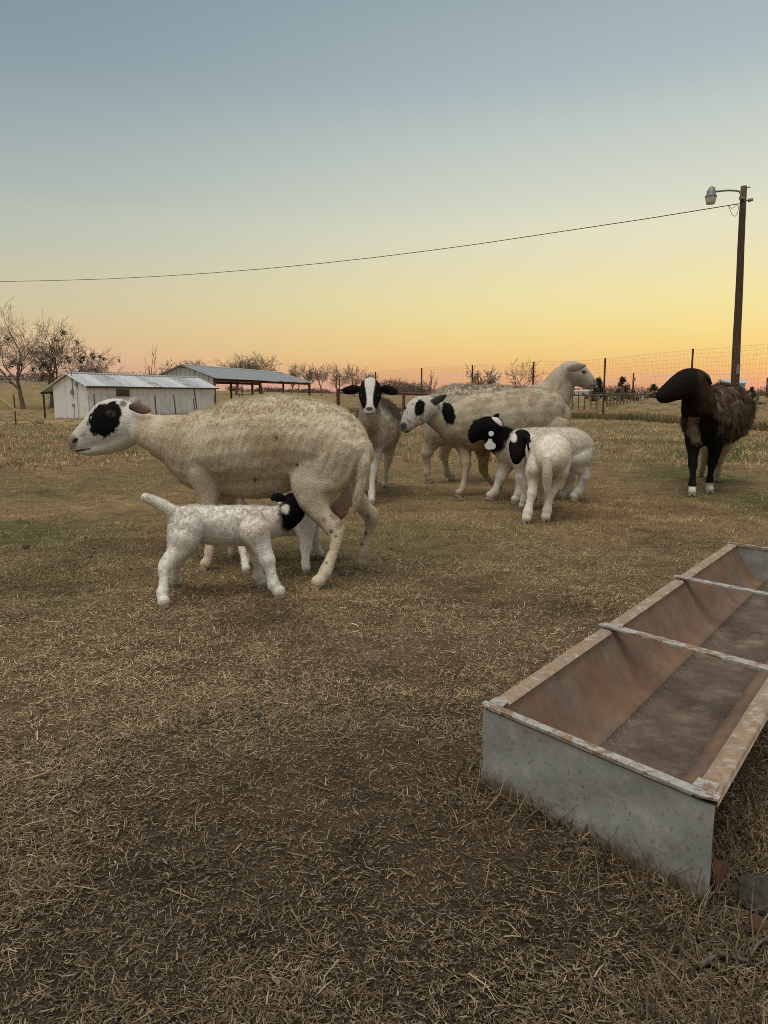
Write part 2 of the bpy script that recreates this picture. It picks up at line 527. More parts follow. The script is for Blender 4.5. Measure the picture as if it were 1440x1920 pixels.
# ================================================================== ANIMALS
def catmull(st, k=4):
    """st: array of rows (x,y,z,rv,rl) -> denser rows"""
    st = np.array(st, float); n = len(st); out = []
    for i in range(n - 1):
        p0, p1, p2, p3 = st[max(i - 1, 0)], st[i], st[i + 1], st[min(i + 2, n - 1)]
        for j in range(k):
            t = j / k
            out.append(0.5 * ((2 * p1) + (-p0 + p2) * t + (2 * p0 - 5 * p1 + 4 * p2 - p3) * t ** 2 + (-p0 + 3 * p1 - 3 * p2 + p3) * t ** 3))
    out.append(st[-1])
    o = np.array(out)
    o[:, 3:] = np.maximum(o[:, 3:], 0.002)
    return o
def loft(V, F, st, lat, n=18, k=4, caps=True):
    """elliptical sweep; st rows (x,y,z,rv,rl), lat = lateral axis"""
    st = catmull(st, k) if k > 1 else np.array(st, float)
    lat = np.array(lat, float); lat /= np.linalg.norm(lat)
    pts = st[:, :3]
    tan = np.gradient(pts, axis=0)
    tan /= np.linalg.norm(tan, axis=1)[:, None] + 1e-12
    rows = [(pts[i], tan[i], st[i, 3], st[i, 4]) for i in range(len(st))]
    if caps:
        p, t, a, b = rows[0]; m = min(a, b)
        rows = [(p - t * m * .85, t, a * .25, b * .25), (p - t * m * .6, t, a * .65, b * .65), (p - t * m * .3, t, a * .9, b * .9)] + rows
        p, t, a, b = rows[-1]; m = min(a, b)
        rows += [(p + t * m * .3, t, a * .9, b * .9), (p + t * m * .6, t, a * .65, b * .65), (p + t * m * .85, t, a * .25, b * .25)]
    base = len(V); an = np.linspace(0, 2 * np.pi, n, endpoint=False)
    for p, t, a, b in rows:
        l = lat - t * lat.dot(t)
        if np.linalg.norm(l) < 0.2:
            l = np.cross(t, [0, 0, 1]) if abs(t[2]) < .9 else np.cross(t, [0, 1, 0])
        l /= np.linalg.norm(l); u = np.cross(t, l)
        for q in an:
            V.append(p + u * (math.cos(q) * a) + l * (math.sin(q) * b))
    m = len(rows)
    for i in range(m - 1):
        for q in range(n):
            q2 = (q + 1) % n
            F.append([base + i * n + q, base + i * n + q2, base + (i + 1) * n + q2, base + (i + 1) * n + q])
    F.append([base + q for q in range(n)][::-1])
    F.append([base + (m - 1) * n + q for q in range(n)])

M_BODY = mat_attr('sheep_skin_and_wool', rough=0.95, spec=0.08, var=0.12, scale=60, bump=0.5, bscale=140)
M_EAR = mat_attr('sheep_ear', rough=0.9, spec=0.1, var=0.15, scale=80)
M_FUR = mat_attr('fleece_fibres', attr='fcol', rough=0.9, spec=0.1, trans=0.42)
M_EYE = mat_plain('dark_wet_eye', (0.02, 0.013, 0.008), rough=0.2, var=0.3, scale=200, spec=0.5)
M_HOOF = mat_plain('horn_hoof', (0.24, 0.195, 0.145), rough=0.6, var=0.4, scale=60)
M_TAG = mat_plain('ear_tag_plastic', (0.82, 0.82, 0.80), rough=0.4, var=0.05)

def S(px, py, rv, rl, Y):
    p = P(px, py, Y); k = mpp(p)
    return (p.x, p.y, p.z, rv * k, rl * k)

def sheep(name, label, lat, heading, chains, legs, ears, eyes, paint, fur, group, voxel=0.0075, tags=(), smooth_it=7, hoof=.86, slim=.86):
    """chains: (kind, [(px,py,rv,rl,Y)..]); legs: ([(px,py,r)..hoof], Ystart); one continuous body mesh plus ears, eyes, hooves and fleece"""
    V, F = [], []; segs = []
    lat = np.array(lat, float); lat /= np.linalg.norm(lat)
    heading = np.array(heading, float); heading /= np.linalg.norm(heading)
    for ch in chains:
        kind, st = ch[0], ch[1]
        l = ch[2] if len(ch) > 2 else lat
        rows = [S(*s) for s in st]
        if kind == 'thigh':
            q0 = min((r2 for kd2, rr2 in segs if kd2 == 'torso' for r2 in rr2), key=lambda r2: (Vector(r2[:3]) - Vector(rows[0][:3])).length)
            p0 = Vector(rows[0][:3]).lerp(Vector(q0[:3]), .6)
            loft(V, F, [(p0.x, p0.y, p0.z, rows[0][3] * .85, rows[0][4] * .6)] + rows, l)
        else:
            loft(V, F, rows, l)
        segs.append((kind, np.array(rows)))
    hooves = []
    for st, Y0 in legs:
        hp = GP(st[-1][0], st[-1][1]); n = len(st)
        rows = []
        for i, s in enumerate(st):
            t = i / (n - 1); t = t * t * (3 - 2 * t) * .5 + t * .5
            Y = Y0 + (hp.y - Y0) * t
            r = s[2]; rl = s[3] if len(s) > 3 else (r * (0.72 if i < 2 else 0.9))
            f_ = (1.0 if i < 1 else (slim * .5 + .5 if i < 2 else slim)); rows.append(S(s[0], s[1], r * f_, rl * f_, Y))
        k = mpp(hp)
        hr = max(rows[-1][3], .012)
        rows[-1] = (hp.x + heading[0] * hr * .25, hp.y + heading[1] * hr * .25, terr(hp.x, hp.y) + hr * .92, hr * .92, hr * .84)
        q0 = min((r2 for kd2, rr2 in segs if kd2 == 'torso' for r2 in rr2), key=lambda r2: (Vector(r2[:3]) - Vector(rows[0][:3])).length)
        p0 = Vector(rows[0][:3]).lerp(Vector(q0[:3]), .62)
        rows.insert(0, (p0.x, p0.y, p0.z, rows[0][3] * .9, rows[0][4] * .6))
        dr = catmull(rows, 5)
        arc = np.concatenate([[0], np.cumsum(np.linalg.norm(np.diff(dr[5:, :3], axis=0), axis=1))]); arc = arc / arc[-1]
        md = 1 + .20 * np.exp(-((arc - .50) / .06) ** 2) - .15 * np.exp(-((arc - .69) / .10) ** 2) + .10 * np.exp(-((arc - .86) / .04) ** 2) - .14 * np.exp(-((arc - .93) / .03) ** 2)
        dr[5:, 3] *= md; dr[5:, 4] *= md
        loft(V, F, dr, lat, n=14, k=1)
        segs.append(('leg', np.array(rows[1:])))
        hooves.append((Vector((hp.x, hp.y, terr(hp.x, hp.y))), hr))
    tmp = link('body', mesh_np('body', V, F))
    rm = tmp.modifiers.new('r', 'REMESH'); rm.mode = 'VOXEL'; rm.voxel_size = voxel; rm.use_smooth_shade = True
    s2 = tmp.modifiers.new('s', 'SMOOTH'); s2.factor = 0.5; s2.iterations = smooth_it
    dg = bpy.context.evaluated_depsgraph_get()
    me = bpy.data.meshes.new_from_object(tmp.evaluated_get(dg))
    old = tmp.data
    tmp.modifiers.clear()
    tmp.data = me
    bpy.data.meshes.remove(old)
    me.name = 'body'
    nv = len(me.vertices)
    co = np.empty(nv * 3); me.vertices.foreach_get('co', co); co = co.reshape(-1, 3)
    no = np.empty(nv * 3); me.vertices.foreach_get('normal', no); no = no.reshape(-1, 3)
    # nearest chain kind (distance relative to its radius)
    best = np.full(nv, 1e9); kind = np.zeros(nv, int); kinds = ['torso', 'neck', 'head', 'leg', 'tail', 'thigh', 'udder']
    for kd, rows in segs:
        d = catmull(rows, 2)
        for r_ in d:
            q = ((co - r_[:3]) ** 2).sum(1) / max(r_[3], r_[4]) ** 2
            kk = kinds.index(kd)
            w = q < best
            best[w] = q[w]; kind[w] = kk
    # wool relief
    rl_ = fur.get('relief', (.0024, 40, .6))
    amp = np.array([1, .7, 0.12, .2, .6, 1, .2])[kind] * rl_[0]
    dv = heading * .45 + np.array([0, 0, -1.0]); dv /= np.linalg.norm(dv)
    cq = co - (co @ dv)[:, None] * dv * rl_[2]
    co = co + no * ((fnoise(cq, rl_[1], 17, 2) - .5) * 2 * amp)[:, None]
    me.vertices.foreach_set('co', co.ravel()); me.update()
    me.vertices.foreach_get('normal', no_ := np.empty(nv * 3)); no = no_.reshape(-1, 3)
    px, py = project(co)
    ctr = co[kind == 0].mean(0) if (kind == 0).any() else co.mean(0)
    side = (co - ctr) @ lat
    cols = paint(dict(px=px, py=py, side=side, co=co, no=no, kind=kind, nlat=no @ lat))
    a = me.color_attributes.new('Col', 'FLOAT_COLOR', 'POINT')
    c4 = np.ones((nv, 4), np.float32); c4[:, :3] = cols
    a.data.foreach_set('color', c4.ravel())
    me.materials.clear(); me.materials.append(M_BODY)
    base = Vector((float(ctr[0]), float(ctr[1]), 0.0))
    base.z = terr(base.x, base.y)
    root = thing(name, label, 'lamb' if 'lamb' in name else 'sheep', base, 0, group)
    inv = Matrix.Translation(base).inverted()
    tmp.parent = root; tmp.matrix_parent_inverse = inv
    def ch(nm, me_):
        o = link(nm, me_, root); o.matrix_parent_inverse = inv; return o
    # hooves: two claws each
    fw = np.array([heading[0], heading[1], 0]); fw /= np.linalg.norm(fw)
    lt = np.array([-fw[1], fw[0], 0])
    for hp, hr in hooves:
        Vh, Fh = [], []
        hp = np.array(hp); hr = hr * hoof
        for s in (-1, 1):
            c = hp + lt * s * hr * .48
            loft(Vh, Fh, [(*(c + [0, 0, hr * .05] + fw * hr * .30), hr * 1.05, hr * .46), (*(c + [0, 0, hr * .3] + fw * hr * .22), hr * .92, hr * .44), (*(c + [0, 0, hr * .55] + fw * hr * .1), hr * .72, hr * .38)], lt, n=10, k=2)
        ch('hoof', mesh_np('hoof', Vh, Fh, M_HOOF, True))
    # ears
    for e in ears:
        st, elat, ecol = e[:3]
        Ve, Fe = [], []
        rows = [S(*s) for s in st]
        loft(Ve, Fe, rows, elat, n=12, k=3)
        Ve = np.array(Ve)
        t = np.linspace(0, 1, len(Ve))
        c = np.array(ecol[0])[None] * (1 - t[:, None]) + np.array(ecol[1])[None] * t[:, None]
        # hollow cup: push the middle of the camera-side face in
        ch('ear', mesh_np('ear', Ve, Fe, M_EAR, True, c))
    for ex, ey, er, Y in eyes:
        p = P(ex, ey, Y); k = mpp(p)
        # snap onto the head surface along the view ray
        d = ray(ex, ey); d.normalize()
        rel = co - np.array([0, 0, CAM_H]); tt = rel @ np.array(d); off = np.linalg.norm(rel - tt[:, None] * np.array(d), axis=1)
        near = off < 0.018
        if near.any():
            p = Vector((0, 0, CAM_H)) + d * (tt[near].min() + er * k * .72)
        bm = bmesh.new(); bmesh.ops.create_uvsphere(bm, u_segments=12, v_segments=8, radius=er * k)
        bmesh.ops.translate(bm, verts=bm.verts, vec=p)
        m_ = bpy.data.meshes.new('eye'); bm.to_mesh(m_); bm.free(); m_.materials.append(M_EYE)
        m_.polygons.foreach_set('use_smooth', np.ones(len(m_.polygons), bool))
        ch('eye', m_)
    for tg in tags:
        ch('ear_tag', tg)
    # fleece
    me.calc_loop_triangles()
    nt = len(me.loop_triangles)
    tv = np.empty(nt * 3, np.int32); me.loop_triangles.foreach_get('vertices', tv); tv = tv.reshape(-1, 3)
    ar = np.linalg.norm(np.cross(co[tv[:, 1]] - co[tv[:, 0]], co[tv[:, 2]] - co[tv[:, 0]]), axis=1)
    L, dens = fur['len'](dict(px=px, py=py, side=side, co=co, no=no, kind=kind, cols=cols))
    wgt = ar * dens[tv].mean(1); wgt /= wgt.sum()
    n = fur['n']
    ti = rng.choice(nt, n, p=wgt)
    b = rng.dirichlet((1, 1, 1), n)
    root_p = (co[tv[ti]] * b[:, :, None]).sum(1)
    nn = (no[tv[ti]] * b[:, :, None]).sum(1); nn /= np.linalg.norm(nn, axis=1)[:, None]
    hc = (cols[tv[ti]] * b[:, :, None]).sum(1)
    hl = (L[tv[ti]] * b).sum(1) * rng.uniform(.6, 1.25, n)
    jit = fur.get('jit', .35); cs = fur.get('clump', 45)
    q = np.stack([vnoise(root_p, cs, 1), vnoise(root_p, cs, 2), vnoise(root_p, cs, 3)], -1) - .5
    comb = -heading * fur.get('back', .5) + np.array([0, 0, -fur.get('down', .7)])
    comb = comb - nn * (nn @ comb)[:, None]
    d = nn * fur.get('lift', .55) + comb + q * 2 * fur.get('wave', .7) + rng.normal(0, jit, (n, 3)) * .5
    dn = (d * nn).sum(1); d = d + nn * np.maximum(0.12 - dn, 0)[:, None]
    d /= np.linalg.norm(d, axis=1)[:, None]
    K = 4
    pts = np.empty((n, K, 3))
    drop = np.array([0, 0, -1.0])
    p_ = root_p - nn * .001
    pts[:, 0] = p_
    for k in range(1, K):
        d = d + drop * fur.get('sag', .15) + rng.normal(0, jit * .25, (n, 3))
        d /= np.linalg.norm(d, axis=1)[:, None]
        p_ = p_ + d * (hl / (K - 1))[:, None]
        pts[:, k] = p_
    hcv = bpy.data.hair_curves.new('fleece')
    hcv.add_curves([K] * n)
    hcv.attributes['position'].data.foreach_set('vector', pts.astype(np.float32).ravel())
    ra = hcv.attributes.get('radius') or hcv.attributes.new('radius', 'FLOAT', 'POINT')
    prof = np.array([1, .9, .65, .2]) * fur.get('rad', .0009)
    ra.data.foreach_set('value', np.tile(prof, n).astype(np.float32))
    ca = hcv.attributes.new('fcol', 'FLOAT_COLOR', 'CURVE')
    h4 = np.ones((n, 4), np.float32)
    h4[:, :3] = np.clip(hc * rng.uniform(.88, 1.1, n)[:, None] * (0.95 + .1 * vnoise(root_p, cs, 9))[:, None], 0, 1)
    ca.data.foreach_set('color', h4.ravel())
    hcv.materials.append(M_FUR)
    fo = bpy.data.objects.new('fleece', hcv); COL.objects.link(fo)
    fo.parent = root; fo.matrix_parent_inverse = inv
    return root

def ell(d, cx, cy, rx, ry, rot=0.0, soft=.12, rough=.0, seed=5, hs=75):
    """soft mask of an elliptical marking at photo position (cx, cy)"""
    c, s = math.cos(R(rot)), math.sin(R(rot))
    x, y = d['px'] - cx, d['py'] - cy
    u, v = x * c + y * s, -x * s + y * c
    q = np.sqrt((u / rx) ** 2 + (v / ry) ** 2)
    if rough:
        q = q + (fnoise(d['co'], 28, seed, 2) - .5) * rough * 1.1 + (fnoise(d['co'], hs, seed + 1, 2) - .5) * rough
    return sm(1 + soft, 1 - soft, q)
def blend(c, col, m):
    return c * (1 - m[:, None]) + np.array(col) * m[:, None]
BLACK = (0.007, 0.006, 0.006)
def wool_base(d, col, dirt, amt=.5, seed=3, dark=(0.30, 0.22, 0.15)):
    n = len(d['px'])
    c = np.tile(np.array(col, float), (n, 1))
    m = sm(.42, .68, fnoise(d['co'], 7, seed, 4)) * amt
    c = blend(c, dirt, m)
    m2 = sm(.58, .75, fnoise(d['co'], 18, seed + 50, 3)) * amt * .6
    return blend(c, dark, m2)
def std_len(torso, neck, head, leg, tail=None):
    def f(d):
        T = np.array([torso, neck, head, leg, tail or torso, torso, leg])
        L = T[d['kind']]
        D = np.array([1, 1.2, 1.5, 1.6, 1.2, 1, .6])[d['kind']]
        return L, D
    return f
def side(st, f, dY=0.0):
    """rows (px,py,rv,rl) with the distance taken from a line Y=f(px)"""
    return [(s[0], s[1], s[2], s[3], f(s[0]) + dY) for s in st]

# ---------------- the large ewe with a black eye patch, side on
fA = lambda px: 3.28 + (640 - px) * 0.001366
def paint_A(d):
    c = wool_base(d, (0.63, 0.54, 0.405), (0.52, 0.42, 0.295), .6, 3, dark=(.47, .375, .265))
    hd = np.isin(d['kind'], (2,)) | (d['px'] < 252)
    c = blend(c, (0.62, 0.59, 0.53), hd * 1.0)
    c = blend(c, (0.42, 0.32, 0.20), ell(d, 505, 835, 46, 32, 20, .5) * .75)
    c = blend(c, (0.46, 0.37, 0.26), ell(d, 318, 838, 30, 48, 20, .6) * .75)
    c = blend(c, (0.30, 0.22, 0.15), ell(d, 395, 905, 30, 40, 0, .6) * .5)
    c = blend(c, (0.62, 0.56, 0.45), ell(d, 595, 910, 60, 70, 0, .7) * .35)
    for x, y, r in ((627, 968, 9), (634, 985, 8), (622, 996, 5), (607, 975, 5), (615, 1010, 5), (630, 1005, 4), (606, 1040, 4), (616, 1030, 4), (640, 978, 6), (597, 1058, 4), (612, 1055, 3),
                    (557, 872, 4), (519, 822, 5), (478, 900, 4), (690, 970, 6), (686, 1000, 5), (678, 1020, 4)):
        c = blend(c, (0.10, 0.09, 0.085), ell(d, x, y, r * .8, r * .95, 0, .28, .8) * .9)
    nearside = sm(.02, -.02, d['side'])
    c = blend(c, BLACK, np.maximum(ell(d, 196, 788, 27, 35, 22, .06, .34), ell(d, 212, 772, 16, 20, 0, .08, .3)))
    c = blend(c, (0.05, 0.046, 0.042), ell(d, 207, 775, 9.5, 6.5, 12, .2))
    c = blend(c, (0.05, 0.045, 0.045), ell(d, 231, 757, 7, 6, 0, .4) * .8)
    c = blend(c, (0.22, 0.2, 0.19), ell(d, 157, 815, 6, 4, 0, .5, .6) * .6)
    # nose leather, nostril and mouth line
    c = blend(c, (0.20, 0.14, 0.125), ell(d, 135, 829, 10, 15, 0, .4) * .85)
    c = blend(c, (0.02, 0.015, 0.015), ell(d, 141, 826, 6.5, 4, -35, .3))
    t = np.abs(d['py'] - (846 - (d['px'] - 142) * .17))
    c = blend(c, (0.07, 0.035, 0.03), sm(2.6, 1.0, t) * sm(140, 143, d['px']) * sm(174, 166, d['px']))
    c = blend(c, (0.27, 0.17, 0.13), ((d['kind'] == 6) * .8))
    c = blend(c, (0.43, 0.345, 0.25), (d['kind'] == 3) * sm(.35, .65, fnoise(d['co'], 22, 8)) * .55)  # shade on the legs painted into the coat as patchy tan
    return c
sheep('ewe', 'large cream ewe with a black eye patch, standing side on with lambs under her', (0.447, 0.894, 0), (-0.894, 0.447, 0),
      [('head', side([(248, 812, 22, 20), (225, 826, 20, 19), (198, 838, 14, 16), (172, 845, 10, 13), (158, 846, 8, 11)], fA)),
       ('head', [(222, 770, 13, 10, fA(215) - .055), (208, 773, 13, 10, fA(215) - .06), (196, 782, 10, 8, fA(215) - .045)]),
       ('torso', side([(342, 842, 56, 40), (370, 846, 74, 56), (405, 841, 76, 61), (440, 836, 83, 70), (485, 829, 84, 75), (530, 825, 84, 75), (575, 823, 77, 72), (620, 832, 71, 66), (652, 842, 56, 52), (672, 852, 36, 32)], fA)),
       ('torso', side([(398, 878, 44, 38), (450, 887, 47, 42), (500, 886, 47, 42), (548, 874, 40, 38)], fA)),
       ('torso', [(372, 815, 40, 22, fA(372) - .075), (380, 850, 44, 24, fA(380) - .085), (386, 890, 38, 22, fA(386) - .085)]),
       ('leg', [(608, 962, 12, 9, 3.19), (628, 978, 11, 9, 3.18), (641, 994, 10, 8, 3.17)]),
       ('leg', [(672, 935, 10, 8, 3.42), (688, 951, 9, 7, 3.43), (697, 965, 8, 6, 3.44)]),
       ('neck', side([(365, 838, 60, 46), (335, 829, 52, 38), (308, 820, 43, 31), (285, 811, 35, 26), (262, 803, 31, 24)], fA)),
       ('head', side([(258, 796, 30, 24), (240, 794, 40, 27), (222, 792, 45, 29), (203, 797, 46, 28), (186, 806, 39, 24), (170, 816, 31, 20), (156, 826, 26, 19), (147, 830, 23, 18), (141, 831, 19, 15)], fA)),
       ('thigh', [(622, 832, 68, 38, fA(622) - .05), (606, 868, 68, 37, fA(606) - .07), (592, 905, 56, 30, fA(592) - .09), (590, 938, 38, 24, fA(590) - .10)]),
       ('thigh', side([(630, 840, 60, 30), (640, 880, 48, 34), (655, 915, 32, 24)], fA, .12)),
       ('udder', side([(615, 905, 40, 46), (628, 935, 34, 40), (634, 958, 20, 26)], fA, .02)),
       ('tail', [(674, 838, 16, 14, 3.23), (682, 866, 14, 12, 3.19), (680, 898, 11, 10, 3.18), (672, 930, 9, 8, 3.17), (664, 958, 5, 5, 3.17)])],
      [([(594, 893, 60, 26), (588, 930, 44, 24), (600, 960, 29, 20), (620, 983, 22, 17), (631, 1001, 18, 15), (627, 1028, 15.5, 13.5), (616, 1058, 14.5, 13), (605, 1082, 17, 15), (596, 1106, 17, 16)], 3.245),
       ([(640, 895, 40, 22), (660, 925, 27, 20), (682, 950, 20), (696, 970, 17), (692, 996, 13), (681, 1028, 12.5), (675, 1048, 14), (679, 1066, 15)], 3.40),
       ([(384, 880, 46, 26), (392, 925, 29), (394, 962, 19), (394, 995, 15.5), (393, 1022, 12), (391, 1046, 13), (387, 1070, 15)], fA(390) - .09),
       ([(418, 890, 40, 26), (430, 935, 23), (435, 975, 15.5), (437, 1005, 12.5), (438, 1024, 12), (437, 1046, 13)], fA(420) + .10)],
      [([(246, 763, 6, 5, 3.74), (255, 764, 9, 4, 3.72), (266, 767, 9.5, 3, 3.71), (275, 768.5, 7.5, 2.5, 3.70), (282, 769, 3.5, 2, 3.70)], (0.3, 1, 0), ((0.02, 0.017, 0.017), (0.34, 0.22, 0.17))),
       ([(242, 758, 7, 6, 3.95), (252, 755, 10, 5, 3.98), (262, 756, 8, 3, 4.0)], (0.3, 1, 0), ((0.4, 0.35, 0.3), (0.4, 0.33, 0.27)))],
      [(206, 775, 3.2, 3.7)], paint_A,
      dict(n=150000, len=lambda d: (lambda L, D: (np.where((d['py'] < 772) & (d['px'] > 380), L * 2.4, np.where((d['py'] < 800) & (d['px'] > 300), L * 1.5, L)) * np.where(d['px'] < 262, .35, 1), D))(*std_len(.0075, .006, .003, .0035, .016)(d)),
           wave=.4, clump=95, lift=.22, back=.2, down=.75, rad=.0006, relief=(.0048, 52, .72)), None, voxel=0.0062, smooth_it=9, slim=.81)

# ---------------- lamb nursing on the near side
fL1 = lambda px: 2.96 + (px - 315) * 0.00052
def paint_L1(d):
    c = wool_base(d, (0.79, 0.76, 0.70), (0.73, 0.68, 0.60), .35, 13, dark=(.68, .61, .53))
    c = blend(c, (0.62, 0.50, 0.44), ell(d, 495, 975, 45, 30, 0, .6) * .5)
    hd = sm(518, 532, d['px'] + (fnoise(d['co'], 30, 3) - .5) * 16) * (d['kind'] != 3) * sm(1005, 990, d['py'] - (d['px'] - 540) * .6)
    c = blend(c, BLACK, hd)
    c = blend(c, (0.7, 0.66, 0.6), ell(d, 534, 955, 8, 10, 30, .15, .3))
    return c
sheep('lamb', 'white curly lamb with a black head nursing on the near side of the large ewe', (0.05, 1, 0), (1, 0.12, 0),
      [('torso', side([(330, 968, 19, 18), (345, 976, 31, 28), (375, 982, 34, 32), (415, 985, 36, 35), (455, 985, 37, 35), (490, 982, 34, 31), (512, 979, 28, 26)], fL1)),
       ('neck', [(500, 980, 30, 26, 3.05), (520, 976, 27, 23, 3.12), (538, 967, 25, 21, 3.20), (552, 956, 22, 19, 3.27)]),
       ('head', [(536, 951, 19, 17, 3.23), (550, 945, 22, 18, 3.28), (566, 940, 18, 15, 3.32), (580, 934, 14, 12, 3.35), (592, 929, 9, 9, 3.37)]),
       ('thigh', side([(350, 982, 34, 18), (344, 1008, 31, 20), (334, 1030, 22, 15)], fL1, -.055)),
       ('thigh', side([(356, 985, 30, 16), (350, 1012, 24, 16)], fL1, .055)),
       ('tail', [(326, 962, 13, 12, 2.96), (308, 950, 12, 11, 2.95), (288, 939, 10, 9, 2.94), (270, 931, 8, 7, 2.93)])],
      [([(344, 1005, 30), (334, 1032, 21), (317, 1050, 16), (308, 1068, 13), (307, 1094, 12), (304, 1118, 12.5), (305, 1140, 15)], 2.91),
       ([(350, 1010, 25), (340, 1038, 16), (330, 1060, 12), (328, 1080, 11), (327, 1100, 13)], 3.03),
       ([(478, 992, 32, 20), (489, 1020, 22), (500, 1046, 16), (508, 1073, 13.5), (514, 1098, 13), (521, 1122, 16)], 2.97),
       ([(474, 1002, 26, 18), (482, 1038, 15), (484, 1063, 12), (486, 1084, 12), (489, 1101, 14)], 3.10)],
      [([(533, 936, 6, 4, 3.19), (523, 933, 9, 4, 3.17), (515, 933, 8, 3, 3.16), (510, 937, 4, 2, 3.15)], (0.2, 1, 0), ((.006, .006, .006), (.008, .008, .008)))],
      [], paint_L1,
      dict(n=110000, len=std_len(.010, .007, .003, .0055, .007), wave=.6, clump=85, lift=.28, back=.3, down=.5, jit=.3, rad=.0006, relief=(.0014, 62, .3)), 'lambs of the flock', slim=.86, voxel=0.0060, smooth_it=8)

# ---------------- lamb on the far side of the ewe
fL2 = lambda px: 3.62
def paint_L2(d):
    c = wool_base(d, (0.80, 0.75, 0.67), (0.68, 0.6, 0.5), .4, 23, dark=(.6, .5, .4))
    return blend(c, BLACK, sm(590, 605, d['px']) * (d['kind'] != 3))
sheep('lamb', 'white lamb mostly hidden beyond the large ewe, only its legs showing', (0, 1, 0), (1, 0.1, 0),
      [('torso', side([(458, 970, 20, 18), (475, 974, 27, 25), (510, 975, 29, 28), (550, 975, 29, 28), (580, 972, 25, 23)], fL2)),
       ('neck', side([(575, 970, 24, 20), (597, 957, 20, 17), (608, 945, 18, 15)], fL2, .03)),
       ('head', side([(603, 938, 16, 14), (618, 934, 17, 14), (632, 936, 13, 11), (645, 940, 8, 8)], fL2, .05)),
       ('tail', [(462, 958, 8, 7, 3.62), (458, 945, 7, 6, 3.62), (455, 935, 5, 5, 3.62)])],
      [([(470, 985, 24), (464, 1010, 16), (456, 1030, 11), (459, 1052, 10), (459, 1075, 12)], 3.52),
       ([(474, 985, 22), (470, 1010, 14), (466, 1030, 10), (468, 1045, 10), (470, 1058, 11)], 3.70),
       ([(572, 985, 22), (574, 1012, 15), (573, 1036, 12), (573, 1056, 11), (572, 1074, 13)], 3.50),
       ([(582, 985, 20), (590, 1005, 13), (594, 1022, 10), (597, 1034, 9), (599, 1046, 11)], 3.70)],
      [], [], paint_L2, dict(n=16000, len=std_len(.010, .007, .003, .005), wave=.9, clump=75, lift=.55, back=.25, down=.45, rad=.0009), 'lambs of the flock', slim=.82, voxel=0.009, smooth_it=5)

# ---------------- ewe facing the camera, black and white face
def paint_B(d):
    c = wool_base(d, (0.57, 0.49, 0.395), (0.44, 0.345, 0.245), .6, 33, dark=(.4, .31, .22))
    c = blend(c, (0.60, 0.56, 0.5), (d['kind'] == 3) * .6)
    c = blend(c, (0.27, 0.19, 0.12), ell(d, 696, 820, 14, 28, 0, .6) * .6)
    sh = fnoise(d['co'], 26, 61)
    back = sm(795, 770, d['py'] + (sh - .5) * 50) * (d['kind'] == 0) * sm(6.0, 5.75, -d['co'][:, 1] + 11.6)
    c = blend(c, (0.085, 0.066, 0.05), back * .9)
    hd = (d['kind'] == 2) | (d['py'] < 745)
    c = blend(c, (0.62, 0.58, 0.53), hd * 1.0)
    ax = np.abs(d['px'] - 693.5)
    w = np.interp(d['py'], [710, 722, 735, 748, 758, 766, 772], [10, 9.5, 7, 5.5, 6, 9.5, 30])
    c = blend(c, BLACK, sm(w - .8, w + .8, ax) * hd * sm(774, 768, d['py']) * sm(709, 713, d['py']))
    c = blend(c, (0.08, 0.06, 0.055), ell(d, 692.5, 767, 7, 4, 0, .3) * hd)
    t = np.abs(d['py'] - (776 - np.abs(d['px'] - 692) * .12))
    c = blend(c, (0.12, 0.07, 0.06), sm(1.6, .6, t) * hd * sm(9, 7, ax))
    return c
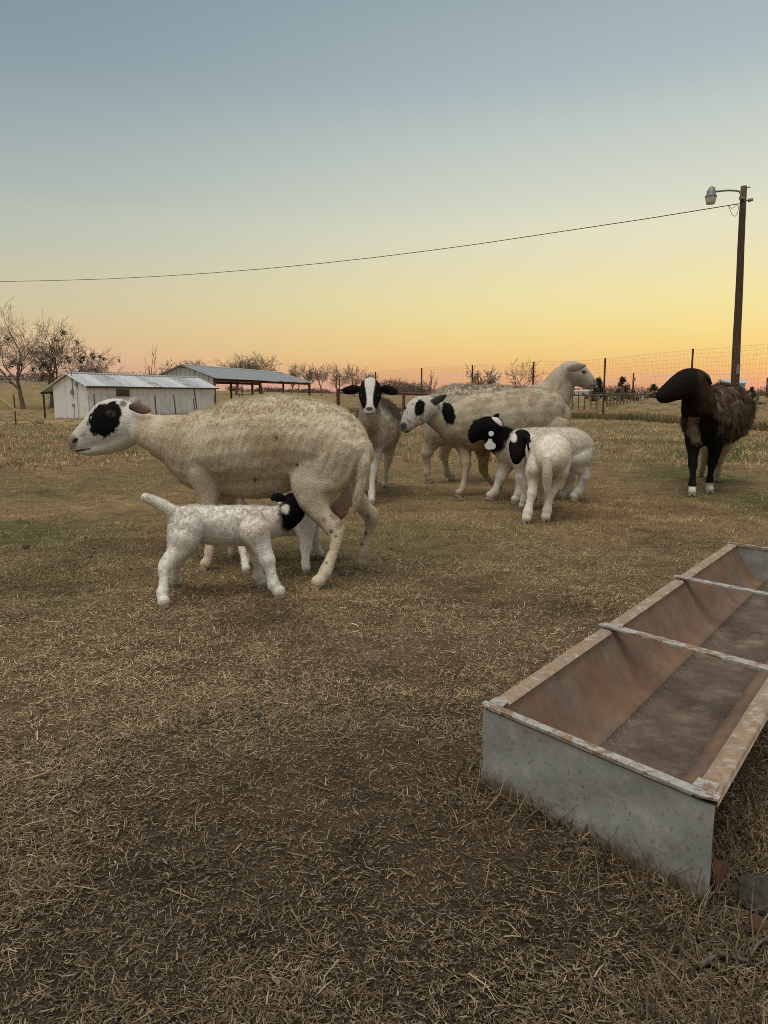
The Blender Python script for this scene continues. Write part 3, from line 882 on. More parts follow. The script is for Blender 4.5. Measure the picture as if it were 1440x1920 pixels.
sheep('ewe', 'ewe facing the camera with a black face split by a white blaze', (1, 0.12, 0), (-0.12, -1, 0),
      [('torso', [(698, 808, 38, 27, 5.66), (703, 803, 46, 36, 5.8), (709, 800, 48, 39, 6.05), (714, 801, 47, 38, 6.3), (719, 805, 40, 32, 6.5), (721, 808, 24, 20, 6.6)]),
       ('neck', [(698, 812, 32, 25, 5.72), (695, 790, 27, 22, 5.62), (694, 768, 24, 20, 5.56), (694, 748, 21, 19, 5.54)]),
       ('head', [(694, 727, 19, 15, 5.56), (694, 731, 24, 20, 5.51), (694, 741, 24, 21.5, 5.46), (693.5, 751, 20, 18, 5.41), (693, 760, 16, 14.5, 5.36), (692.5, 768, 13, 12.5, 5.32), (692.5, 773, 9, 9.5, 5.30)])],
      [([(704, 825, 26, 16), (703, 855, 15, 13), (700, 880, 10, 9.5), (698, 905, 8, 7.5), (697, 928, 8.5, 8), (697, 946, 10, 10)], 5.72),
       ([(690, 825, 24, 15), (687, 855, 14, 12), (684, 885, 9, 9), (684, 902, 8, 7.5), (682, 922, 9, 9)], 5.80),
       ([(732, 812, 34, 14), (731, 838, 22, 11), (728, 862, 11, 8), (723, 885, 7.5, 6.5), (722, 901, 8, 7), (722, 915, 9, 8)], 6.42),
       ([(708, 815, 34, 14), (706, 838, 20, 11), (704, 865, 10, 8), (703, 885, 7, 6.5), (702, 905, 9, 8)], 6.5)],
      [([(714, 729, 5, 5, 5.5), (724, 730, 8.5, 3, 5.49), (735, 733, 8, 2.5, 5.48), (742, 735, 6, 2, 5.47), (746, 736, 2.5, 1.5, 5.47)], (0, 1, .2), ((.006, .006, .006), (.02, .016, .014))),
       ([(674, 729, 5, 5, 5.5), (664, 730, 8.5, 3, 5.49), (653, 732, 8, 2.5, 5.48), (646, 732, 6, 2, 5.47), (642, 732, 2.5, 1.5, 5.47)], (0, 1, .2), ((.006, .006, .006), (.02, .016, .014)))],
      [(678, 742, 2.2, 5.4), (709, 742, 2.2, 5.4)], paint_B,
      dict(n=50000, len=lambda d: (lambda L, D: (np.where(d['cols'].mean(1) < .2, np.where(d['kind'] == 0, .045, L), L), D))(*std_len(.014, .009, .004, .005)(d)),
           wave=1.1, clump=40, lift=.45, back=.3, down=.8, rad=.0013), None, voxel=0.0078, smooth_it=6)

# ---------------- spotted ewe walking left
fC = lambda px: 6.12 + (1000 - px) * -0.0004
def paint_C(d):
    c = wool_base(d, (0.50, 0.425, 0.325), (0.36, 0.28, 0.19), .95, 43, dark=(.28, .21, .145))
    c = blend(c, (0.40, 0.34, 0.22), ell(d, 875, 780, 35, 22, 0, .6) * .5)
    up = sm(800, 745, d['py']) * (d['kind'] == 0)
    c = blend(c, (0.28, 0.22, 0.15), sm(.50, .68, fnoise(d['co'], 16, 81)) * up * .6)
    hd = d['kind'] == 2
    c = blend(c, (0.53, 0.49, 0.44), hd * 1.0)
    sp = sm(.62, .72, fnoise(d['co'], 55, 91, 2))
    c = blend(c, (0.12, 0.10, 0.1), sp * hd * .7)
    c = blend(c, BLACK, ell(d, 787, 765, 9.5, 15.5, 12, .1, .2))
    c = blend(c, BLACK, ell(d, 841, 775, 12, 22, -15, .1, .25))
    c = blend(c, BLACK, ell(d, 759, 763, 3, 6, 0, .3))
    c = blend(c, BLACK, ell(d, 893, 808, 14, 24, 20, .1, .2))
    c = blend(c, (0.06, 0.05, 0.05), ell(d, 757, 799, 6, 7, 0, .4) * .9)
    t = np.abs(d['py'] - (811 - (d['px'] - 758) * .3))
    c = blend(c, (0.04, 0.03, 0.03), sm(1.8, .7, t) * sm(757, 760, d['px']) * sm(775, 771, d['px']))
    c = blend(c, (0.2, 0.15, 0.12), ((d['kind'] == 3) & (d['py'] < 875)) * sm(.5, .65, fnoise(d['co'], 30, 95)) * .7)
    return c
sheep('ewe', 'dirty white ewe with black spots on eye, neck and shoulder, stepping forward', (0.03, 1, 0), (-1, 0.0, 0),
      [('torso', side([(846, 797, 38, 30), (868, 797, 48, 38), (900, 791, 53, 44), (940, 786, 53, 46), (980, 781, 54, 46), (1012, 779, 53, 44), (1034, 780, 44, 37), (1048, 784, 30, 26)], fC)),
       ('neck', side([(862, 792, 42, 32), (842, 788, 34, 26), (826, 781, 28, 22), (812, 774, 24, 19)], fC, -.01)),
       ('head', [(812, 767, 20, 18, 6.0), (801, 766, 24, 20, 5.98), (789, 769, 26, 20, 5.96), (778, 778, 24, 17, 5.93), (769, 789, 18, 14, 5.91), (763, 798, 14, 12, 5.9), (760, 804, 10, 9, 5.9)]),
       ('thigh', side([(1030, 790, 40, 18), (1035, 825, 34, 20), (1038, 850, 22, 15)], fC, -.1)),
       ('tail', [(1052, 765, 9, 8, 6.13), (1057, 790, 7, 7, 6.13), (1055, 820, 6, 6, 6.13), (1052, 850, 4, 4, 6.13)])],
      [([(866, 812, 30, 18), (870, 840, 17), (873, 862, 11.5), (873, 882, 9), (870, 902, 7.5), (866, 918, 8), (861, 932, 9.5)], 6.05),
       ([(900, 822, 28, 18), (906, 848, 16), (906, 870, 11), (908, 886, 9), (918, 899, 8), (930, 908, 8), (938, 916, 9)], 6.18),
       ([(1035, 830, 34), (1038, 856, 20), (1046, 876, 13), (1044, 895, 9), (1038, 912, 9), (1036, 924, 10)], 6.02),
       ([(1020, 830, 32), (1022, 856, 19), (1030, 874, 12), (1026, 892, 9), (1018, 906, 9), (1015, 916, 10)], 6.25)],
      [([(805, 757, 4, 3, 5.93), (814, 753.5, 7, 2.5, 5.92), (825, 748, 6.5, 2, 5.92), (832, 744, 4, 1.8, 5.92), (837, 741, 1.2, 1.2, 5.92)], (0.3, 1, 0.3), ((.12, .10, .09), (.008, .007, .007))),
       ([(797, 747, 5, 5, 6.05), (812, 745, 6, 3, 6.09), (824, 742, 2.5, 2, 6.1)], (0.3, 1, 0), ((.4, .36, .3), (.3, .26, .22)))],
      [(788, 760, 1.6, 5.9)], paint_C,
      dict(n=60000, len=std_len(.007, .006, .003, .003, .012), wave=.5, clump=60, lift=.4, back=.4, down=.7, rad=.0009), None, voxel=0.0078, smooth_it=6)

# ---------------- plain white ewe behind, looking right
fD = lambda px: 6.95
def paint_D(d):
    c = wool_base(d, (0.52, 0.45, 0.355), (0.42, 0.34, 0.24), .6, 53, dark=(.36, .28, .20))
    c = blend(c, (0.46, 0.41, 0.345), (d['kind'] == 2) * .9)
    wr = sm(.52, .62, vnoise(d['co'] * np.array([1, 1, .35]), 32, 7))
    c = blend(c, (0.20, 0.14, 0.09), wr * (d['kind'] == 1) * sm(702, 712, d['py']) * .35)
    c = blend(c, (0.20, 0.17, 0.11), sm(735, 722, d['py']) * (d['kind'] == 0) * sm(.45, .6, fnoise(d['co'], 20, 5)) * .9)
    c = blend(c, (0.05, 0.04, 0.035), ell(d, 1095, 697, 5, 3, 20, .4))
    c = blend(c, (0.15, 0.10, 0.09), ell(d, 1116, 715, 4, 4, 0, .4) * .8)
    t = np.abs(d['py'] - (723 + (1112 - d['px']) * .08))
    c = blend(c, (0.10, 0.06, 0.05), sm(1.6, .6, t) * sm(1103, 1106, d['px']))
    return c
sheep('ewe', 'plain pale ewe looking away over the back of the spotted ewe', (0, 1, 0), (1, 0, 0),
      [('torso', side([(826, 772, 40, 32), (845, 770, 47, 38), (880, 770, 48, 42), (930, 772, 48, 43), (980, 772, 46, 40), (1010, 768, 44, 36), (1030, 764, 38, 30)], fD)),
       ('neck', side([(1012, 762, 44, 32), (1032, 748, 38, 27), (1045, 730, 31, 22), (1054, 714, 27, 19), (1062, 702, 23, 17)], fD, -.02)),
       ('head', side([(1060, 699, 20, 16), (1072, 699, 22, 17), (1085, 704, 21, 16), (1096, 711, 17, 13), (1105, 717, 14, 11), (1111, 720, 11, 9)], fD, -.04)),
       ('thigh', side([(828, 790, 36, 16), (816, 820, 26, 16)], fD, -.08))],
      [([(822, 805, 30), (808, 832, 17), (800, 852, 11), (802, 872, 8), (801, 890, 8.5), (804, 906, 10)], 6.85),
       ([(842, 805, 28), (838, 832, 16), (832, 852, 10), (836, 872, 7.5), (839, 888, 8), (845, 902, 10)], 7.02),
       ([(1018, 795, 26, 18), (1020, 830, 15), (1021, 860, 10), (1020, 882, 8), (1020, 902, 10)], 6.87),
       ([(1004, 795, 26, 18), (1004, 830, 15), (1004, 860, 10), (1003, 880, 8), (1002, 898, 10)], 7.03)],
      [([(1066, 691, 6, 4, 6.8), (1077, 689, 8.5, 3, 6.77), (1088, 687, 7, 2.5, 6.76), (1097, 685, 2.5, 2, 6.75)], (0, 1, .3), ((.46, .4, .34), (.42, .36, .3)))],
      [(1094, 697, 2.4, 6.8)], paint_D,
      dict(n=45000, len=lambda d: (lambda L, D: (np.where((d['py'] < 740) & (d['kind'] == 0), .032, L), D))(*std_len(.012, .005, .003, .004)(d)),
           wave=1.1, clump=40, lift=.55, back=.3, down=.5, rad=.0013), None, voxel=0.0083, smooth_it=6)

# ---------------- tagged lamb standing side on
fE = lambda px: 5.74
def paint_E(d):
    c = wool_base(d, (0.64, 0.575, 0.49), (0.55, 0.47, 0.38), .5, 63, dark=(.5, .41, .32))
    x, y = d['px'], d['py']
    blk = sm(6, -4, (x - 957) + (y - 815) * .55 + (fnoise(d['co'], 35, 4) - .5) * 14) * (d['kind'] != 3)
    c = blend(c, BLACK, blk)
    c = blend(c, (0.66, 0.62, 0.56), ell(d, 932, 788, 14, 4.5, 45, .15, .3))
    c = blend(c, (0.68, 0.64, 0.58), sm(842, 856, y) * sm(925, 930, x) * (d['kind'] != 2))
    return c
def disc_mesh(px, py, r, Y, outline=None, depth=.004):
    c = P(px, py, Y); k = mpp(c)
    if outline is None:
        outline = [(r * math.cos(a), r * math.sin(a)) for a in np.linspace(0, 2 * math.pi, 18, endpoint=False)]
    mb = MB()
    poly = [P(px + u, py + v, Y) for u, v in outline]
    mb.prism(poly, (0, depth, 0))
    return mb.mesh('ear_tag', M_TAG)
tagE = [disc_mesh(921, 813, 5.0, 5.50), disc_mesh(919, 833, 5, 5.505, [(-3, -10), (3, -10), (4.5, -5), (10, 0), (10.5, 5), (8, 9), (-4, 10), (-9, 7), (-10.5, 1), (-5, -5)])]
sheep('lamb', 'white lamb with a black head and big white tag hanging from its ear', (0, 1, 0), (-1, 0, 0),
      [('torso', side([(948, 840, 30, 24), (968, 841, 36, 30), (1000, 839, 37, 32), (1040, 838, 37, 33), (1075, 839, 36, 31), (1094, 843, 27, 23), (1102, 848, 16, 14)], fE)),
       ('neck', side([(960, 838, 33, 25), (945, 829, 29, 22), (932, 819, 25, 19), (924, 810, 22, 18)], fE, -.01)),
       ('head', side([(932, 799, 17, 15), (921, 801, 21, 18), (909, 804, 22, 17), (898, 810, 17, 14), (890, 815, 13, 11), (886, 818, 10, 9)], fE, -.03)),
       ('thigh', side([(1084, 848, 28, 14), (1086, 868, 22, 14)], fE, -.05)),
       ('tail', [(1096, 822, 8, 7, 5.74), (1105, 842, 7.5, 7, 5.74), (1103, 860, 6.5, 6, 5.74), (1098, 874, 4, 4, 5.74)])],
      [([(956, 856, 22, 15), (945, 882, 13.5), (934, 905, 10.5), (927, 922, 10), (920, 938, 11.5)], 5.76),
       ([(974, 856, 20, 14), (976, 884, 12.5), (974, 908, 10), (971, 928, 10), (968, 946, 12)], 5.66),
       ([(1084, 858, 26), (1086, 874, 18), (1096, 888, 12.5), (1091, 906, 10.5), (1084, 922, 10.5), (1078, 940, 12)], 5.68),
       ([(1072, 858, 24), (1064, 880, 15), (1070, 898, 11), (1062, 920, 10), (1056, 936, 11)], 5.84)],
      [([(920, 796, 5, 4, 5.56), (922, 806, 7, 3, 5.57), (921, 817, 6, 3, 5.57), (920, 824, 3, 2, 5.57)], (0, 1, 0), ((.006, .006, .006), (.006, .006, .006))),
       ([(924, 786, 4, 4, 5.78), (930, 781, 5, 3, 5.8), (935, 777, 2.5, 2, 5.8)], (0, 1, 0), ((.008, .006, .006), (.01, .008, .008)))],
      [], paint_E, dict(n=55000, len=std_len(.010, .007, .003, .005, .010), wave=.6, clump=70, lift=.45, back=.4, down=.5, rad=.0008), 'lambs of the flock', slim=.82, voxel=0.008, tags=tagE, smooth_it=5)

# ---------------- lamb seen from behind, head turned
def paint_F(d):
    c = wool_base(d, (0.80, 0.74, 0.64), (0.71, 0.63, 0.51), .4, 73, dark=(.64, .54, .44))
    c = blend(c, (0.6, 0.5, 0.42), ell(d, 1030, 885, 24, 24, 0, .5) * .5)
    blk = (d['kind'] == 2) | ((d['kind'] == 1) & (d['px'] < 986))
    c = blend(c, BLACK, blk * 1.0)
    c = blend(c, (0.68, 0.64, 0.58), ell(d, 961, 818, 7, 11, -25, .2, .3))
    return c
tagF = [disc_mesh(995, 835, 3.6, 5.065, [(-2.2, -5), (2, -5), (3.2, 0), (2, 5), (-2, 5), (-3, 0)])]
sheep('lamb', 'white lamb seen from behind with its black head turned aside', (1, 0.15, 0), (-0.25, 1, 0),
      [('torso', [(1034, 860, 30, 30, 4.74), (1034, 853, 38, 35, 4.82), (1032, 849, 38, 36, 4.98), (1024, 848, 36, 34, 5.16), (1012, 848, 32, 29, 5.32), (1002, 846, 26, 23, 5.42)]),
       ('neck', [(1006, 843, 28, 24, 5.36), (992, 834, 24, 21, 5.42), (982, 827, 21, 19, 5.42)]),
       ('head', [(979, 820, 16, 17, 5.42), (977, 826, 19, 19.5, 5.37), (973, 836, 20, 19, 5.32), (970, 848, 17, 15, 5.27), (969, 857, 13, 12, 5.23), (968, 863, 10, 9, 5.21)]),
       ('thigh', [(1008, 862, 26, 16, 4.84), (1002, 885, 20, 15, 4.80)]),
       ('thigh', [(1054, 862, 26, 14, 4.84), (1050, 888, 20, 14, 4.80)]),
       ('tail', [(1028, 858, 9, 10, 4.68), (1026, 885, 8, 9, 4.66), (1026, 905, 7, 8, 4.67), (1026, 922, 4, 5, 4.68)])],
      [([(1003, 878, 20, 16), (1000, 902, 14, 12), (998, 922, 11.5, 10.5), (993, 945, 10, 10), (988, 968, 11.5, 12), (987, 982, 12.5, 13)], 4.82),
       ([(1050, 878, 20, 15), (1044, 902, 14, 12), (1034, 922, 11.5, 10.5), (1028, 945, 10, 10), (1024, 965, 11.5, 12), (1023, 979, 12.5, 13)], 4.84),
       ([(1000, 868, 22, 16), (990, 900, 13, 12), (984, 928, 9, 9), (980, 955, 10, 10)], 5.3),
       ([(1022, 868, 22, 16), (1018, 900, 13, 12), (1016, 928, 9, 9), (1015, 950, 10, 10)], 5.3)],
      [([(985, 821, 5, 4, 5.27), (992, 826, 6.5, 3, 5.16), (995, 838, 6.5, 2.5, 5.10), (995, 849, 3, 2, 5.09)], (0, 1, 0.2), ((.006, .006, .006), (.006, .006, .006))),
       ([(990, 840, 3, 2, 5.13), (991, 850, 5, 2, 5.12), (991, 860, 4.5, 2, 5.12), (991, 866, 2, 1.5, 5.12)], (0, 1, 0.2), ((.55, .48, .42), (.6, .55, .5)))],
      [], paint_F, dict(n=55000, len=std_len(.010, .007, .003, .005, .012), wave=.6, clump=70, lift=.42, back=.6, down=.6, rad=.0008), 'lambs of the flock', slim=.82, voxel=0.0075, tags=tagF, smooth_it=5)

# ---------------- black-headed brown ewe by herself
def paint_G(d):
    c = wool_base(d, (0.14, 0.094, 0.063), (0.075, 0.05, 0.035), .9, 83, dark=(.04, .03, .025))
    x, y = d['px'], d['py']
    c = blend(c, (0.30, 0.23, 0.165), sm(.45, .65, fnoise(d['co'], 16, 15)) * (d['kind'] == 0) * .5)
    hd = np.isin(d['kind'], (1, 2))
    c = blend(c, (0.014, 0.011, 0.009), hd * 1.0)
    c = blend(c, (0.075, 0.045, 0.028), hd * sm(1303, 1330, x + (fnoise(d['co'], 20, 3) - .5) * 26) * .85)
    c = blend(c, (0.009, 0.007, 0.006), ell(d, 1325, 808, 24, 34, 10, .15, .2))
    c = blend(c, (0.42, 0.33, 0.24), ell(d, 1303, 815, 9, 30, -15, .3, .3) * .9)
    front = (d['kind'] == 3) & (d['co'][:, 1] < 6.5)
    hind = (d['kind'] == 3) & (d['co'][:, 1] >= 6.5)
    c = blend(c, (0.010, 0.009, 0.009), front * 1.0)
    c = blend(c, (0.45, 0.38, 0.29), hind * 1.0)
    c = blend(c, (0.62, 0.58, 0.52), front * sm(.085, .075, d['co'][:, 2]))
    return c
sheep('ewe', 'black-headed ewe in a ragged brown fleece standing alone by the wire fence', (1, -0.25, 0), (-0.28, -1, 0),
      [('torso', [(1312, 798, 38, 27, 6.16), (1322, 790, 47, 35, 6.28), (1338, 780, 52, 44, 6.45), (1354, 775, 53, 47, 6.65), (1366, 774, 50, 42, 6.85), (1374, 776, 36, 30, 7.0)]),
       ('neck', [(1315, 797, 40, 32, 6.26), (1311, 770, 36, 31, 6.17), (1309, 747, 33, 29, 6.10), (1307, 728, 29, 25, 6.06)]),
       ('head', [(1313, 722, 25, 22, 6.06), (1301, 720, 29, 24, 6.04), (1287, 721, 29.5, 23, 6.02), (1273, 726, 25, 19, 6.0), (1260, 733, 20.5, 16, 5.98), (1248, 740, 17, 14, 5.97), (1241, 744, 13.5, 12, 5.96)], (0.1, 1, 0))],
      [([(1302, 818, 25, 17), (1300, 845, 15, 12.5), (1299, 868, 10.5, 10), (1299, 890, 8.5, 8.5), (1298, 912, 9.5, 9.5), (1297, 930, 11.5, 11.5)], 6.2),
       ([(1340, 818, 27, 17), (1340, 845, 16, 13.5), (1335, 870, 10.5, 10), (1332, 890, 8.5, 8.5), (1330, 908, 9.5, 9.5), (1330, 925, 11.5, 11.5)], 6.2),
       ([(1330, 822, 24, 15), (1325, 850, 12, 10), (1319, 872, 9, 8), (1314, 894, 9, 9)], 6.75),
       ([(1362, 818, 28, 16), (1352, 850, 14, 11), (1347, 875, 9, 8), (1343, 904, 10, 9)], 6.75)],
      [([(1313, 703, 4, 3, 5.99), (1321, 708, 5, 2.5, 5.97), (1329, 714, 4, 2, 5.97), (1334, 719, 1.5, 1.5, 5.97)], (0.1, 1, 0), ((.008, .006, .006), (.02, .013, .01)))],
      [(1277, 716, 1.8, 5.9)], paint_G,
      dict(n=60000, len=lambda d: (lambda L, D: (np.where((d['kind'] == 0) & (d['cols'].mean(1) > .03), .038, L) * np.where(d['kind'] == 0, .4 + 1.2 * vnoise(d['co'], 22, 8), 1), D))(*std_len(.012, .010, .003, .004)(d)),
           wave=1.7, clump=24, lift=.5, back=.3, down=.75, sag=.4, rad=.0016), None, voxel=0.0082, smooth_it=6, slim=.76)

# ================================================================== FEED TROUGH
M_ZINC = mat_plain('weathered_zinc', (0.31, 0.318, 0.30), rough=0.62, metal=0.12, var=0.22, scale=30, bump=0.07, bscale=90, col2=(0.40, 0.405, 0.38), thr=(.46, .72), spec=.35)
def dirty_foot(m, z0, z1, col, speck):
    """muddy, rusty crust rising unevenly from the ground, plus dark pitting"""
    t = m.node_tree; L = t.links.new; b = t.nodes['Principled BSDF']
    src = b.inputs['Base Color'].links[0].from_socket
    tc_ = N(t, 'ShaderNodeTexCoord'); sp = N(t, 'ShaderNodeSeparateXYZ'); L(tc_.outputs['Object'], sp.inputs[0])
    nz_ = N(t, 'ShaderNodeTexNoise'); nz_.inputs['Scale'].default_value = 16; nz_.inputs['Detail'].default_value = 9; nz_.inputs['Roughness'].default_value = .75; L(tc_.outputs['Object'], nz_.inputs['Vector'])
    ad = N(t, 'ShaderNodeMath', operation='MULTIPLY_ADD'); L(nz_.outputs['Fac'], ad.inputs[0]); ad.inputs[1].default_value = -.16; L(sp.outputs['Z'], ad.inputs[2])
    r_ = N(t, 'ShaderNodeMapRange', interpolation_type='SMOOTHSTEP'); r_.inputs['From Min'].default_value = z1 - .08; r_.inputs['From Max'].default_value = z0 - .08; L(ad.outputs[0], r_.inputs['Value'])
    mx = N(t, 'ShaderNodeMix', data_type='RGBA'); L(r_.outputs[0], mx.inputs['Factor']); L(src, mx.inputs[6]); mx.inputs[7].default_value = (*col, 1)
    n2 = N(t, 'ShaderNodeTexNoise'); n2.inputs['Scale'].default_value = 95; n2.inputs['Detail'].default_value = 4; L(tc_.outputs['Object'], n2.inputs['Vector'])
    r2 = N(t, 'ShaderNodeMapRange'); r2.inputs['From Min'].default_value = .60; r2.inputs['From Max'].default_value = .68; L(n2.outputs['Fac'], r2.inputs['Value'])
    m3 = N(t, 'ShaderNodeMath', operation='MULTIPLY'); L(r2.outputs[0], m3.inputs[0]); m3.inputs[1].default_value = .55
    mx2 = N(t, 'ShaderNodeMix', data_type='RGBA'); L(m3.outputs[0], mx2.inputs['Factor']); L(mx.outputs[2], mx2.inputs[6]); mx2.inputs[7].default_value = (*speck, 1)
    L(mx2.outputs[2], b.inputs['Base Color'])
dirty_foot(M_ZINC, .0, .05, (0.16, 0.105, 0.07), (0.13, 0.125, 0.115))
M_RIM = mat_plain('scuffed_zinc_rim', (0.39, 0.385, 0.36), rough=0.65, metal=0.15, var=0.35, scale=60, col2=(0.25, 0.155, 0.10), thr=(.46, .58), bump=.3)
M_RUSTRIM = mat_plain('rust_stained_rim', (0.30, 0.21, 0.145), rough=0.85, var=0.4, scale=60, col2=(0.41, 0.355, 0.295), thr=(.48, .66), bump=.25)
M_RUST = mat_plain('rusty_trough_sheet', (0.175, 0.10, 0.064), rough=0.85, var=0.35, scale=14, col2=(0.165, 0.115, 0.085), thr=(.42, .60), bump=.14, bscale=130)
M_PAN = mat_plain('dusty_trough_floor', (0.115, 0.082, 0.062), rough=0.95, var=0.45, scale=16, col2=(0.19, 0.145, 0.11), thr=(.46, .66), bump=.6, bscale=120)
M_FOOT = mat_plain('red_rusted_foot', (0.15, 0.07, 0.045), rough=0.85, var=0.3, scale=30, bump=.3)
def build_trough():
    hz = 0.178
    A, B, C = PZ(908, 1325, hz), PZ(1342, 1508, hz), PZ(1365, 1020, hz)
    u = (B - A); W = u.length; u.normalize()
    v = (C - A); Lg = v.length; v.normalize()
    w = Vector((0, 0, 1))
    root = thing('feed_trough', 'long galvanized feed trough, rusted inside, with strap bars across it', 'trough', (A.x, A.y, terr(A.x, A.y)))
    T = lambda a, b, c: A + u * a + v * b + w * (c - hz)
    # rolled pan: cross-section swept along v
    prof = [(-.002, .168), (.0, hz), (.004, hz + .004), (.030, hz + .004), (.038, hz - .002), (.048, hz - .020), (.075, .118), (.105, .078), (.135, .053), (.165, .044), (.20, .040), (.30, .040), (.36, .043),
            (.395, .058), (.425, .09), (.442, .13), (W - .042, hz - .006), (W - .036, hz + .002), (W - .004, hz + .004), (W, hz), (W, hz - .014)]
    nb = 36
    def sweep(idx, off=0.0, mname='x', m=None, dz=0.0):
        V, F = [], []
        pr = [prof[i] for i in idx]
        pts = []
        for k in range(nb + 1):
            b = 0.012 + (Lg - .02) * k / nb
            for (a, c) in pr:
                wob = .0013 * math.sin(b * 5 + a * 9) + .0006 * math.sin(b * 17)
                V.append(T(a, b, c + (wob if .04 < a < W - .04 else wob * .3) + dz))
        n = len(pr)
        for k in range(nb):
            for i in range(n - 1):
                F.append([k * n + i, k * n + i + 1, (k + 1) * n + i + 1, (k + 1) * n + i])
        # underside copy for thickness
        nv = len(V)
        V += [p - w * .0035 - u * .001 for p in V]
        F += [[q + nv for q in f][::-1] for f in F]
        for k in range(nb):
            for i in (0, n - 1):
                f = [k * n + i, (k + 1) * n + i, (k + 1) * n + i + nv, k * n + i + nv]
                F.append(f if i else f[::-1])
        return child_world(mname, mesh_np(mname, V, F, m, True), root)
    sweep(range(4, 10), mname='side_sheet', m=M_RUST)
    sweep(range(9, 13), mname='floor_sheet', m=M_PAN)
    sweep(range(12, 17), mname='side_sheet', m=M_RUST)
    o = sweep(range(0, 5), mname='rim', m=M_RUSTRIM, dz=.0006); o['label'] = 'rolled rim, rust stained and worn pale'
    sweep(range(16, 21), mname='rim', m=M_RUSTRIM, dz=.0006)
    # end plates
    for b0, s in ((0.0, -1), (Lg, 1)):
        g = [-0.01, -0.01]
        mb = MB()
        n = 14
        top = [T(W * i / n, b0, hz - .003) for i in range(n + 1)]
        bot = []
        for i in range(n + 1):
            q = T(W * i / n, b0 + s * -.012 * 0, 0)
            q.z = terr(q.x, q.y) - .02
            bot.append(q)
        # grid plate with slight dents
        V, F = [], []
        m_ = 8
        for i in range(n + 1):
            for j in range(m_ + 1):
                q = top[i].lerp(bot[i], j / m_)
                den = .004 * math.sin(i * .9 + j) * math.sin(j / m_ * math.pi)
                V.append(q + v * (s * (.004 + den)))
        for i in range(n):
            for j in range(m_):
                a_ = i * (m_ + 1) + j
                F.append([a_, a_ + 1, a_ + m_ + 2, a_ + m_ + 1])
        nv = len(V)
        V += [p - v * (s * .004) for p in V]
        F += [[q + nv for q in f][::-1] for f in F]
        child_world('end_plate', mesh_np('end_plate', V, F, M_ZINC, True), root)
        mb = MB()
        o1, o2 = b0 + s * .0095, b0 - s * .010
        if s < 0:
            poly = [T(-.003, o1 + .004, hz + .0052), T(.006, o1, hz + .0052), T(W * .955, o1, hz + .0052), T(W + .004, o1 + .010, hz + .0052), T(W + .004, o2 + .004, hz + .0052), T(-.003, o2, hz + .0052)]
        else:
            poly = [T(-.003, o2, hz + .0052), T(W + .004, o2, hz + .0052), T(W + .004, o1, hz + .0052), T(-.003, o1, hz + .0052)]
        mb.prism(poly, (0, 0, .0042))
        mb.world('end_rim', M_RIM, root)
    # corner patches of bare zinc
    for (a, b) in ((.012, .026), (W - .034, .03)):
        mb = MB(); mb.prism([T(a - .010, b - .012, hz + .0062), T(a + .028, b - .012, hz + .0062), T(a + .026, b + .022, hz + .0062), T(a - .008, b + .018, hz + .0062)], (0, 0, .002)); mb.world('corner_plate', M_RIM, root)
    # folded foot below the near corner
    f0 = T(W + .002, .005, .07); f1 = T(W + .002, .10, .058); f2 = T(W + .004, .004, -.02); f3 = T(W - .05, .10, -.015)
    mb = MB(); mb.prism([P(1341, 1610, 1.106), P(1379, 1622, 1.165), P(1362, 1660, 1.135), P(1342, 1694, 1.10)], (-.004, -.002, 0)); mb.world('foot', M_FOOT, root)
    mb = MB(); mb.prism([T(.02, .05, -.03), T(.09, .05, -.03), T(.09, .05, .06), T(.02, .05, .10)], tuple(v * .01)); mb.world('foot', M_FOOT, root)
    # strap bars
    for (px, py) in ((1132, 1178), (1266, 1086)):
        q = PZ(px, py, hz); b = (q - A).dot(v) - 0.216 * 0
        b = (q - A).length
        mb = MB()
        ctr = T(W / 2 - .01, b, hz + .011)
        rot = Matrix((u, v - u * u.dot(v), w)).transposed()
        for i in range(3): rot.col[i].normalize()
        mb.box(ctr + u * .010, (W + .006, .032, .005), rot)
        bar = mb.world('strap_bar', M_RIM, root)
        ms = MB()
        for k in range(3):
            ms.tube([T(.002 + .006 * k, b - .022, hz + .002), T(.002 + .006 * k, b - .018, hz + .0165), T(.004 + .006 * k, b + .018, hz + .0165), T(.004 + .006 * k, b + .024, hz)], .0018, 5)
        me_ = ms.mesh('tie_wire', M_RUST)
        tw = link('tie_wire', me_, bar); tw.matrix_parent_inverse = bar.matrix_parent_inverse
    return T, W, Lg
TR, TW_, TL_ = build_trough()

# ---- stones, a brick shard and a stick in the grass beyond the trough
def lump(name, label, cat, c, size, seed, m, flat=.6, sub=3):
    bm = bmesh.new(); bmesh.ops.create_icosphere(bm, subdivisions=sub, radius=1)
    co = np.array([v.co[:] for v in bm.verts])
    k = 1 + (fnoise(co + 5, 1.1, seed, 2) - .5) * .9 + (fnoise(co + 9, 4, seed + 3, 2) - .5) * .35
    for v, kk in zip(bm.verts, k):
        v.co = Vector((v.co.x * size[0], v.co.y * size[1], v.co.z * size[2])) * float(kk)
    me = bpy.data.meshes.new(name); bm.to_mesh(me); bm.free(); me.materials.append(m)
    o = link(name, me, None, c)
    return tag(o, label, cat)
M_STONE = mat_plain('grey_field_stone', (0.05, 0.044, 0.037), rough=.95, var=.4, scale=30, bump=.8, bscale=60)
M_BRICK = mat_plain('orange_brick_shard', (0.085, 0.042, 0.027), rough=.95, var=.35, scale=40, bump=.6)
M_DUNG = mat_plain('dark_clod', (0.05, 0.042, 0.033), rough=1, var=.4, scale=40, bump=.8)
g = GP(1408, 1690); lump('field_stone', 'grey stone in the dark grass beside the trough foot', 'stone', (g.x + .01, g.y, terr(g.x, g.y) + .008), (.040, .045, .026), 3, M_STONE)
